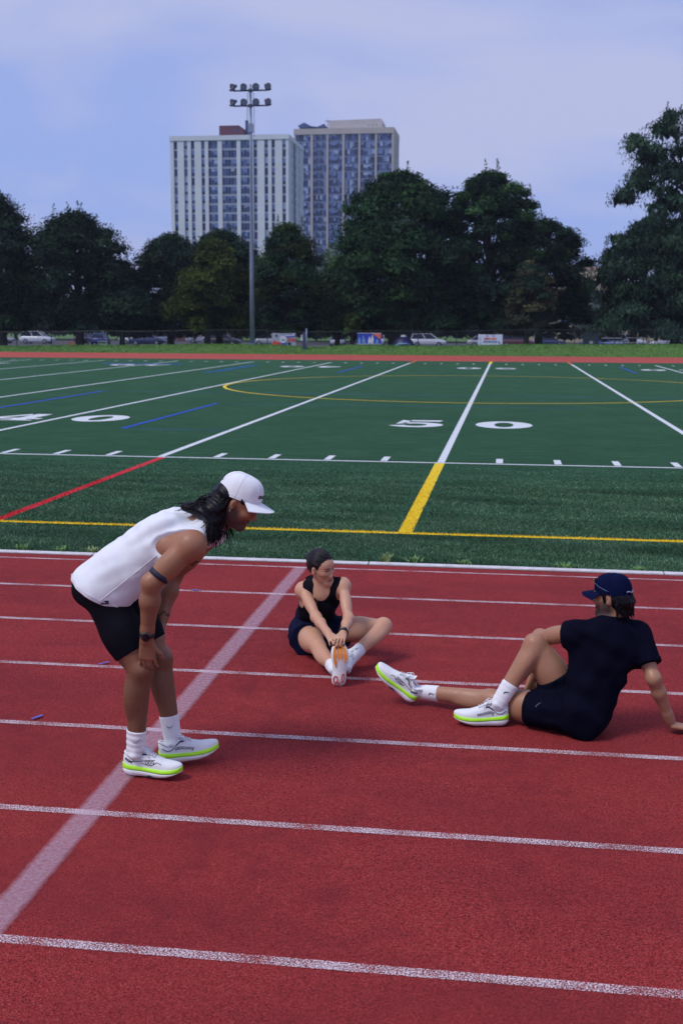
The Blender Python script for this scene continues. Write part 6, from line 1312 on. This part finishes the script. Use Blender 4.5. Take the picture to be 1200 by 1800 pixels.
    b = MB(); e_ = H(-0.002, -0.083, -0.036) - base; b.tube([tuple(e_ + v3(0.004 * math.cos(t), -0.001, 0.004 * math.sin(t))) for t in np.linspace(0, 6.28, 9)], 0.0012, 5); b.build('earring', simple('silver', (0.5, 0.5, 0.52), 0.25, metal=1.0), P, True)
build_bending_runner()
# ------------------------------------------------------------------ woman sitting on the track reaching for her toes
def build_seated_woman():
    base = v3(-1.10, 7.10, 0)
    P = empty('person', tuple(base)); tag(P, 'dark haired woman in black tank top sitting on the track stretching towards her toes', 'person')
    vol = Vol((-1.50, 6.55, 0.004), (-0.62, 7.60, 0.78), 0.0045)
    pel, waist, chest, neck = v3(-1.225, 7.40, 0.135), v3(-1.225, 7.36, 0.235), v3(-1.165, 7.235, 0.385), v3(-1.140, 7.165, 0.485)
    Rs, Re, Rw = v3(-1.268, 7.175, 0.452), v3(-1.145, 6.955, 0.330), v3(-1.028, 6.735, 0.278)
    Ls, Le, Lw = v3(-1.000, 7.130, 0.500), v3(-0.940, 6.950, 0.328), v3(-0.945, 6.730, 0.288)
    Rh, Rk, Ra = v3(-1.295, 7.38, 0.110), v3(-1.140, 6.995, 0.125), v3(-0.985, 6.675, 0.082)
    Lh, Lk, La = v3(-1.145, 7.38, 0.118), v3(-0.745, 7.215, 0.222), v3(-0.905, 6.930, 0.105)
    hl = unit(Lh - Rh); sl_ = unit(Ls - Rs); m = 0.87
    T = vol.new(); F0, F1 = torso(vol, T, pel, waist, chest, neck, hl, sl_, m, True, Rs, Ls)
    AR = vol.new(); limb_arm(vol, AR, Rs, Re, Rw, 0.78, 0.86); AL = vol.new(); limb_arm(vol, AL, Ls, Le, Lw, 0.78, 0.86)
    LR = vol.new(); limb_leg(vol, LR, Rh, Rk, Ra, 0.90, 0.95, fwd=(0.05, 0, 1)); LL = vol.new(); limb_leg(vol, LL, Lh, Lk, La, 0.90, 0.95, fwd=(0.75, -0.1, 0.6), foot=v3(-0.925, 6.86, 0.07))
    rc(vol, LL, v3(-0.93, 6.93, 0.085), v3(-0.935, 6.80, 0.055), 0.034, 0.026, 0.03)
    hs = 0.845; hc = v3(-1.140, 7.120, 0.612); F = frame((0.82, -0.52, -0.25), (-0.08, -0.14, 1))
    HD = vol.new(); H = head_sdf(vol, HD, hc, F, hs, True, neck=neck + v3(0.0, 0.0, 0.0), nr=0.042)
    HR = vol.new(); tr_ = hand_sdf(vol, HR, Rw, (0.38, -0.86, -0.02), (-0.15, -0.1, 1), -1, (0.35, 0.75, 0.55), 0.05, 0.84)
    HLh = vol.new(); tl_ = hand_sdf(vol, HLh, Lw, (-0.05, -0.92, -0.05), (0.1, -0.1, 1), 1, (0.30, 0.8, 0.6), 0.05, 0.84)
    B = smin(smin(T, HD, 0.03), smin(AR, AL, 0.0), 0.02); B = smin(B, smin(smin(LR, LL, 0.002), T, 0.02), 0.004); B = smin(B, HR, 0.005); B = smin(B, HLh, 0.005)
    skin = (0.58, 0.335, 0.215)
    def cols(V):
        br = (0.085, 0.050, 0.040); nail = (0.04, 0.02, 0.05)
        sp = [(H(0.098, 0, -0.061), (0.012, 0.021, 0.0125), (0.42, 0.155, 0.130), 0.4, F), (H(0.090, 0.031, 0.037), (0.018, 0.021, 0.0042), br, 0.5, F), (H(0.090, -0.031, 0.037), (0.018, 0.021, 0.0042), br, 0.5, F),
              (H(0.092, 0.033, 0.019), (0.018, 0.018, 0.005), (0.12, 0.07, 0.06), 0.6, F), (H(0.092, -0.033, 0.019), (0.018, 0.018, 0.005), (0.12, 0.07, 0.06), 0.6, F), (H(0.075, 0.045, -0.02), (0.03, 0.025, 0.022), (0.50, 0.24, 0.17), 1.2, F), (H(0.075, -0.045, -0.02), (0.03, 0.025, 0.022), (0.50, 0.24, 0.17), 1.2, F)]
        for t_ in tr_[:4] + tl_[:4]: sp.append((t_ + v3(0, -0.004, 0.003), (0.0075,) * 3, nail, 0.4, None))
        return blend_cols(V, skin, sp)
    sdf_obj('body', vol, B, M_SKIN, P, base, cols)
    eyes(P, base, H, F, hs)
    # black racer tank
    tk = T - 0.005 + ripple(vol, [((0.2, 0.5, 0.8), 0.06, 0.0022, 0.6)])
    for q, S in ((-1, Rs), (1, Ls)):
        sd = unit(S - neck); ell(vol, tk, S + sd * 0.022 - F1[:, 2] * 0.035, np.stack([F1[:, 0], F1[:, 1], F1[:, 2]], 1), (0.115, 0.060, 0.098), 0.006, cut=True)
    ell(vol, tk, neck + F1[:, 0] * 0.055 + F1[:, 2] * 0.020, F1, (0.062, 0.054, 0.078), 0.008, cut=True); ell(vol, tk, neck + F1[:, 2] * 0.07, F1, (0.075, 0.052, 0.075), 0.008, cut=True)
    tk = smax(tk, plane(vol, waist - v3(0, 0, 0.05), (0, 0.2, -1)), 0.004)
    sdf_obj('tank_top', vol, tk, fabric('top_black', (0.008, 0.008, 0.012), 0.8, 900.0, 0.1, 0.05, 0.25), P, base)
    # loose navy shorts
    s_ = vol.new(); dR, dL = unit(Rk - Rh), unit(Lk - Lh)
    rc(vol, s_, pel + v3(0, 0.01, 0.08), pel + v3(0, 0.005, -0.02), 0.112, 0.128, 0.05, flat=((1, 0, 0), 1.22))
    rc(vol, s_, Rh + v3(-0.01, 0, 0), Rh + dR * 0.165 + v3(-0.015, 0, -0.010), 0.098, 0.112, 0.05); rc(vol, s_, Lh, Lh + dL * 0.155 + v3(0.0, 0, -0.01), 0.098, 0.108, 0.05)
    for c_, f_, r_ in ((Rh - dR * 0.0, v3(0, 0, 0), 0),): pass
    rp = ripple(vol, [((1, 0.35, 0.1), 0.055, 0.0055, 0.7), ((0.3, 0.9, 0.2), 0.09, 0.004, 0.8)]); s_ = s_ + rp
    mR = plane(vol, Rh + dR * 0.168, dR + v3(-0.25, 0, 0)); mL = plane(vol, Lh + dL * 0.150, dL + v3(0, 0, -0.15)); X, Y, Z = vol.full()
    half = (X - (pel[0] + 0.01)) * np.ones_like(s_); s_ = np.where(half < 0, smax(s_, mR, 0.004), smax(s_, mL, 0.004)).astype(np.float32)
    s_ = smax(s_, plane(vol, waist + v3(0, 0, 0.03), (0, -0.25, 1)), 0.004)
    sh = sdf_obj('shorts', vol, s_, fabric('shorts_navy', (0.007, 0.009, 0.030), 0.75, 900.0, 0.12, 0.1, 0.3), P, base)
    # socks and shoes
    for k_, a_, A_, ht, lo in ((Rk, Ra, LR, 0.085, 0.10), (Lk, La, LL, 0.075, 0.20)):
        f = unit(a_ - k_); S_ = A_ - 0.0035 + ripple(vol, [(f, 0.03, 0.0012, 0.25)]); S_ = smax(S_, plane(vol, a_ - f * ht, -f), 0.002); S_ = smax(S_, plane(vol, a_ + f * lo, f), 0.003); bb = vol.new(); ell(vol, bb, a_, np.eye(3), (0.17,) * 3, 0); S_ = smax(S_, bb, 0.002); so = sdf_obj('sock', vol, S_, M_SOCK, P, base)
        if A_ is LL: swoosh(vol, S_, so, base, a_ - f * 0.035 + v3(0, -0.02, 0.02), (0.1, -0.8, 0.6), (0.8, 0.3, 0.3), (0.2, 0, 0.9), 0.028, M_INKG)
    make_shoe(P, (-0.950, 6.588, 0.004), (0.02, 0.08, 1.0), (-0.22, 1.0, -0.10), -1, 'orange', sc=0.90, wide=1.16)
    make_shoe(P, (-0.990, 6.985, 0.045), (0.16, -0.98, 0.0), (0.72, 0.10, 0.68), 1, 'orange', sc=0.90)
    wa = unit(Lw - Le); wt = band_ring(P, base, Lw - wa * 0.022, wa, 0.0265, 0.020, simple('strap_black', (0.012, 0.012, 0.016), 0.6), 'watch', 0.004)
    b = MB(); c = Lw - wa * 0.022 - base + v3(0.006, -0.004, 0.031); b.lathe([(0.0155, -0.005), (0.016, 0.003), (0.0, 0.0045)], 14, 0, Matrix.Translation(tuple(c))); b.build('watch_case', simple('case_black', (0.02, 0.02, 0.024), 0.3), wt, True)
    # slicked back dark hair with a centre parting and a low bun
    HA = vol.new(); ell(vol, HA, H(-0.020, 0, 0.046), F, (0.106 * hs, 0.0850 * hs, 0.101 * hs), 0.0); ell(vol, HA, H(-0.055, 0, 0.005), F, (0.060 * hs, 0.074 * hs, 0.070 * hs), 0.03)
    ell(vol, HA, H(0.098, 0, 0.018), F, (0.058 * hs, 0.066 * hs, 0.080 * hs), 0.012, cut=True)
    for q in (-1, 1): ell(vol, HA, H(0.058, 0.058 * q, -0.032), F, (0.050 * hs, 0.040 * hs, 0.050 * hs), 0.008, cut=True)
    for q in (-1, 1): ell(vol, HA, H(-0.004, 0.084 * q, -0.006), F, (0.024 * hs, 0.02 * hs, 0.034 * hs), 0.006, cut=True)
    rc(vol, HA, H(-0.110, 0, 0.040), H(-0.125, 0, 0.040), 0.030, 0.030, 0.012)
    rc_part = vol.new(); rc(vol, rc_part, H(0.085, 0, 0.100), H(0.010, 0, 0.160), 0.0035, 0.003, 0.0); HA = smax(HA, -rc_part, 0.003)
    hair = sdf_obj('hair', vol, HA, M_HAIRB, P, base); r = np.random.default_rng(6); paths = []
    for i in range(230):                                                # combed back from the hairline to the bun
        a0 = r.uniform(-1.25, 1.25); b0 = r.uniform(0.10, 1.35); hl_ = v3(math.cos(a0) * math.cos(b0), math.sin(a0) * math.cos(b0), math.sin(b0)); end = H(-0.112, r.normal(0, 0.012), 0.042 + r.normal(0, 0.012)); p = []
        st = v3(-0.020, 0, 0.046) + hl_ * v3(0.107, 0.086, 0.102); bunl = v3(-0.122, 0, 0.042)
        for t in np.linspace(0, 1, 10):
            q = st * (1 - t) + bunl * t; dv = (q - v3(-0.020, 0, 0.046)) / v3(0.1068, 0.0858, 0.1018); nrm_ = np.linalg.norm(dv); q = v3(-0.020, 0, 0.046) + dv / max(nrm_, 0.35) * v3(0.1068, 0.0858, 0.1018) if t < 0.93 else q; p.append(H(*q))
        k0 = 0
        loc_ = [(F.T @ (x_ - hc)) / hs for x_ in p]
        while k0 < 9 and ((loc_[k0] - v3(0.098, 0, 0.018)) / v3(0.061, 0.070, 0.084)) @ ((loc_[k0] - v3(0.098, 0, 0.018)) / v3(0.061, 0.070, 0.084)) < 1.0: k0 += 1
        if len(p) - k0 > 3: paths.append([tuple(x_ - base) for x_ in p[k0:]])
    strands(paths, 0.0016, 0.0012, M_HAIRB, hair, n=4)
    # fine necklace
    b = MB(); b.tube([tuple(on_surface(vol, B, neck + F1[:, 1] * 0.045 * math.sin(t) + F1[:, 2] * (0.01 - 0.045 * math.cos(t) * 1.0), F1[:, 0], 0.14) - base) for t in np.linspace(-1.3, 1.3, 15)], 0.0011, 4); b.build('necklace', simple('gold', (0.55, 0.38, 0.14), 0.3, metal=1.0), P, True)
build_seated_woman()
# ------------------------------------------------------------------ man in navy sitting in a twist, propped on one arm
def build_seated_man():
    base = v3(0.30, 6.10, 0)
    P = empty('person', tuple(base)); tag(P, 'man in navy cap, shirt and shorts sitting twisted away, propped on one arm', 'person')
    vol = Vol((-0.72, 5.72, 0.003), (1.16, 6.56, 0.90), 0.005)
    pel, waist, chest, neck = v3(0.425, 6.035, 0.120), v3(0.470, 6.045, 0.250), v3(0.540, 6.080, 0.425), v3(0.588, 6.115, 0.575)
    Ls, Le, Lw = v3(0.390, 6.045, 0.535), v3(0.215, 6.255, 0.452), v3(0.190, 6.270, 0.225)
    Rs, Re, Rw = v3(0.725, 6.135, 0.520), v3(0.800, 6.010, 0.318), v3(0.905, 6.075, 0.068)
    Lh, Lk, La = v3(0.350, 6.000, 0.105), v3(-0.040, 6.205, 0.095), v3(-0.445, 6.345, 0.080)
    Rh, Rk, Ra = v3(0.385, 6.145, 0.115), v3(0.187, 6.140, 0.445), v3(-0.010, 6.060, 0.115)
    hl = unit(Lh - Rh + v3(-0.05, 0, 0)); sl_ = unit(Ls - Rs); m = 0.99
    T = vol.new(); F0, F1 = torso(vol, T, pel, waist, chest, neck, hl, sl_, m, False, Rs, Ls)
    AR = vol.new(); limb_arm(vol, AR, Rs, Re, Rw, 0.90, 0.92); AL = vol.new(); limb_arm(vol, AL, Ls, Le, Lw, 0.96, 0.95)
    LR = vol.new(); limb_leg(vol, LR, Rh, Rk, Ra, 0.98, 1.0, fwd=(-0.75, 0, 0.65)); LL = vol.new(); limb_leg(vol, LL, Lh, Lk, La, 0.98, 1.0, fwd=(0, -0.15, 1))
    hs = 0.885; hc = v3(0.580, 6.125, 0.718); F = frame((-0.90, 0.40, -0.06), (0.05, 0.0, 1))
    HD = vol.new(); H = head_sdf(vol, HD, hc, F, hs, False, neck=neck + v3(0.0, 0, -0.005), nr=0.056)
    HR = vol.new(); hand_sdf(vol, HR, v3(0.915, 6.078, 0.045), (0.97, 0.10, -0.14), (0.14, 0, 1), -1, (0.10, 0.08, 0.05), 0.09, 1.0)
    HLh = vol.new(); hand_sdf(vol, HLh, Lw, (-0.25, -0.30, -1), (-0.5, 0.8, 0.0), 1, (0.25, 0.30, 0.25), 0.08, 0.98)
    B = smin(smin(T, HD, 0.03), smin(AR, AL, 0.0), 0.02); B = smin(B, smin(smin(LR, LL, 0.002), T, 0.02), 0.003); B = smin(B, HR, 0.008); B = smin(B, HLh, 0.006)
    skin = (0.385, 0.205, 0.122); stub = (0.055, 0.036, 0.032)
    def cols(V):
        C = blend_cols(V, skin, [(H(0.060, 0, -0.092), (0.085, 0.085, 0.048), stub, 0.5, F), (H(0.012, 0.055, -0.060), (0.038, 0.04, 0.045), stub, 0.7, F), (H(0.098, 0, -0.061), (0.012, 0.022, 0.011), (0.28, 0.11, 0.09), 0.4, F), (H(0.092, 0.030, 0.038), (0.018, 0.024, 0.008), (0.03, 0.02, 0.018), 0.5, F), (H(0.092, -0.030, 0.038), (0.018, 0.024, 0.008), (0.03, 0.02, 0.018), 0.5, F)])
        n_ = np.sin(V[:, 0] * 190 + np.sin(V[:, 2] * 70) * 2) * np.sin(V[:, 2] * 105 + V[:, 1] * 110); lg = (V[:, 0] < 0.28)[:, None]
        return C * (1 - 0.05 * lg * np.clip(n_, 0, 1)[:, None])
    sdf_obj('body', vol, B, M_SKIN, P, base, cols); eyes(P, base, H, F, hs)
    navy = fabric('jersey_navy', (0.0035, 0.0038, 0.012), 0.8, 900.0, 0.12, 0.08, 0.35)
    # t-shirt
    tk = T - 0.008; uL, uR = unit(Le - Ls), unit(Re - Rs)
    rc(vol, tk, Ls - uL * 0.01, Ls + uL * 0.150, 0.066, 0.078, 0.035); rc(vol, tk, Rs - uR * 0.01, Rs + uR * 0.165, 0.066, 0.072, 0.035)
    rc(vol, tk, chest + v3(0.015, -0.02, -0.06), pel + v3(0.045, -0.02, 0.02), 0.112, 0.122, 0.07, flat=(F1[:, 1], 1.05)); rc(vol, tk, pel + v3(0.03, -0.06, -0.01), pel + v3(0.05, -0.09, -0.055), 0.100, 0.060, 0.06); rc(vol, tk, neck + v3(0, 0, -0.02), neck + v3(0, 0, 0.012), 0.066, 0.062, 0.03)
    ell(vol, tk, chest - F1[:, 0] * 0.075 + F1[:, 2] * 0.06, F1, (0.052, 0.140, 0.12), 0.05)
    tk = tk + ripple(vol, [((0.45, 0.2, 0.85), 0.13, 0.0055, 0.22), ((0.8, 0.1, -0.55), 0.17, 0.0060, 0.25)])
    d1 = plane(vol, Ls + uL * 0.155, uL); d2 = plane(vol, Rs + uR * 0.172, uR); X, Y, Z = vol.full()
    nL = (np.sqrt((X - Ls[0] - uL[0] * .17) ** 2 + (Y - Ls[1] - uL[1] * .17) ** 2 + (Z - Ls[2] - uL[2] * .17) ** 2) < 0.14); nR = (np.sqrt((X - Rs[0] - uR[0] * .19) ** 2 + (Y - Rs[1] - uR[1] * .19) ** 2 + (Z - Rs[2] - uR[2] * .19) ** 2) < 0.135)
    tk = np.where(nL & (X < 0.40), smax(tk, d1, 0.003), tk); tk = np.where(nR & (X > 0.66), smax(tk, d2, 0.003), tk).astype(np.float32)
    ell(vol, tk, H(-0.010, 0, -0.105), F, (0.070, 0.066, 0.060), 0.006, cut=True)
    tk = smax(tk, plane(vol, v3(0.41, 6.0, 0.10), (-0.85, 0.1, -0.10)), 0.01) if False else tk
    tk = smax(tk, plane(vol, v3(0.335, 6.0, 0.20), (-0.95, 0.25, -0.10)), 0.012)
    ts = sdf_obj('t_shirt', vol, tk, navy, P, base); sm_ = fabric('stitch_navy', (0.010, 0.012, 0.034), 0.8)
    ring_seam(vol, tk, ts, base, Ls + uL * 0.132, uL, sm_, 0.11); ring_seam(vol, tk, ts, base, Rs + uR * 0.150, uR, sm_, 0.11)
    ring_seam(vol, tk, ts, base, Ls - uL * 0.015 + v3(0.02, 0, 0), unit(uL + v3(-0.9, 0, 0.1)), sm_, 0.16, 0.0013, 'arm_seam') if False else None
    # shorts
    s_ = vol.new(); dR, dL = unit(Rk - Rh), unit(Lk - Lh)
    rc(vol, s_, pel + v3(0.02, -0.01, -0.005), pel + v3(-0.02, 0.01, -0.01), 0.125, 0.122, 0.05); rc(vol, s_, Lh, Lh + dL * 0.21 + v3(0, -0.01, 0.0), 0.098, 0.098, 0.05); rc(vol, s_, Rh, Rh + dR * 0.185, 0.100, 0.106, 0.04)
    s_ = s_ + ripple(vol, [((1, 0.3, 0.2), 0.07, 0.0055, 0.7), ((0.2, 0.2, 1), 0.08, 0.004, 0.8)])
    mL = plane(vol, Lh + dL * 0.205, dL); mR = plane(vol, Rh + dR * 0.180, dR + v3(0, 0, 0)); up_ = (Y - 6.105) * 0.9 + (Z - 0.17) * 1.0 + 0 * X
    s_ = np.where(up_ < 0, smax(s_, mL, 0.004), smax(s_, mR, 0.004)).astype(np.float32)
    so_ = sdf_obj('shorts', vol, s_, fabric('shorts_navy_dark', (0.0035, 0.004, 0.012), 0.8, 900.0, 0.12, 0.08, 0.3), P, base)
    swoosh(vol, s_, so_, base, Lh + dL * 0.165 + v3(0, -0.05, 0.03), (0.0, -1, 0.3), (0.1, 0, 1), (1, 0, 0), 0.045, M_INKG, 'short_mark')
    for k_, a_, A_, ht, lo in ((Rk, Ra, LR, 0.140, 0.05), (Lk, La, LL, 0.115, 0.06)):
        f = unit(a_ - k_); S_ = A_ - 0.0035 + ripple(vol, [(f, 0.03, 0.0014, 0.25)]); S_ = smax(S_, plane(vol, a_ - f * ht, -f), 0.002); S_ = smax(S_, plane(vol, a_ + f * lo, f), 0.003); bb = vol.new(); ell(vol, bb, a_, np.eye(3), (0.17,) * 3, 0); S_ = smax(S_, bb, 0.002); so = sdf_obj('sock', vol, S_, M_SOCK, P, base)
        swoosh(vol, S_, so, base, a_ - f * (ht - 0.05) + v3(0, -0.02, 0), (0.1, -1, 0.15), (0.75, 0, 0.5), (0.5, 0, -0.7), 0.036, M_INK)
    make_shoe(P, (0.052, 6.070, 0.010), (-0.99, -0.10, 0.0), (0, 0, 1), -1); make_shoe(P, (-0.488, 6.335, 0.012), (-0.74, 0.06, 0.57), (0.62, -0.20, 0.76), 1)
    # cap, sunglasses on the cap, hair at the nape, beard line
    cap, pt, Mc = make_cap(P, base, hc, F, hs * 1.01, fabric('cap_navy', (0.004, 0.007, 0.036), 0.75, 800.0, 0.1, 0.1, 0.2), None, None, 0.012)
    b = MB(); b.tube([pt(math.pi - 0.55 + 1.1 * k / 12, 0.10 + 0.02 * math.sin(k), 0.002) for k in range(13)], 0.004, 6); b.build('adjuster', simple('cap_clasp', (0.25, 0.27, 0.34), 0.5), cap, True)
    gl = empty('lens_root'); bpy.data.objects.remove(gl)
    b = MB()
    for q in (-1, 1): b.tube([pt(q * (0.42 + 1.15 * k / 8), 0.30 - 0.026 * k, 0.005) for k in range(9)], 0.0022, 6)
    sg_ = b.build('sunglasses', simple('frame_blue_grey', (0.06, 0.08, 0.16), 0.4), P, True); sg_.matrix_local = Mc
    b = MB()
    for q in (-1, 1): b.grid([[pt(q * (0.06 + 0.40 * i / 6), 0.22 + 0.17 * j / 3 - (0.03 if i > 4 and j == 0 else 0), 0.009 + 0.004 * math.sin(math.pi * j / 3)) for i in range(7)] for j in range(4)])
    b.build('lens', simple('lens_amber', (0.30, 0.13, 0.03), 0.08), sg_, True)
    HA = vol.new(); ell(vol, HA, H(-0.040, 0, 0.000), F, (0.082 * hs, 0.084 * hs, 0.085 * hs), 0.02); rc(vol, HA, H(-0.085, 0.03, -0.03), H(-0.090, 0.03, -0.080), 0.040, 0.022, 0.03); rc(vol, HA, H(-0.085, -0.03, -0.03), H(-0.095, -0.03, -0.085), 0.040, 0.022, 0.03)
    ell(vol, HA, H(0.010, 0, 0.036), F, (0.088 * hs, 0.0825 * hs, 0.035 * hs), 0.01)
    for q in (-1, 1):
        ell(vol, HA, H(0.002, 0.084 * q, -0.010), F, (0.024 * hs, 0.026 * hs, 0.042 * hs), 0.006, cut=True); rc(vol, HA, H(0.024, 0.070 * q, 0.02), H(0.020, 0.070 * q, -0.015), 0.012, 0.009, 0.006)
    HA = HA + ripple(vol, [((0.5, 0.6, 0.2), 0.028, 0.0035, 0.6), ((0.2, -0.6, 0.7), 0.045, 0.003, 0.8)]); hair = sdf_obj('hair', vol, HA, M_HAIR, P, base)
    r = np.random.default_rng(8); paths = []
    for i in range(320):
        az = math.pi + r.uniform(-1.3, 1.3); root = H(-0.03 + 0.085 * math.cos(az), 0.082 * math.sin(az), r.uniform(-0.035, 0.035)); out = F @ v3(math.cos(az), math.sin(az), 0); L = r.uniform(0.05, 0.085)
        paths.append([tuple(root - base + v3(0, 0, -L * t) + out * (0.008 * math.sin(t * 3) + 0.016 * t ** 3) + F[:, 1] * 0.004 * math.sin(t * 7 + i)) for t in np.linspace(0, 1, 8)])
    strands(paths, 0.0032, 0.0010, M_HAIR, hair)
    b = MB(); nn = neck + v3(0, 0, 0.028) - base; b.tube([tuple(nn + F @ v3(0.061 * math.cos(t), 0.061 * math.sin(t), 0.012 * math.cos(t) * -1)) for t in np.linspace(0, 6.283, 33)], 0.0013, 5); b.build('necklace', simple('silver', (0.5, 0.5, 0.52), 0.25, metal=1.0), P, True)
build_seated_man()
# ------------------------------------------------------------------ damp evening air that lets the towers fade towards the sky
b = MB(); b.box((-3010, -70, -1.6), (3010, 5010, 96))
haze = b.build('haze', []); tag(haze, 'thin blue evening haze over the whole place', 'haze', kind='stuff')
hm = bpy.data.materials.new('haze_air'); hm.use_nodes = True; hn = hm.node_tree; hn.nodes.remove(hn.nodes['Principled BSDF'])
pv = hn.nodes.new('ShaderNodeVolumePrincipled'); pv.inputs['Density'].default_value = 0.0002; pv.inputs['Color'].default_value = (0.72, 0.80, 1.0, 1)
hn.links.new(pv.outputs[0], hn.nodes['Material Output'].inputs['Volume']); haze.data.materials.append(hm)
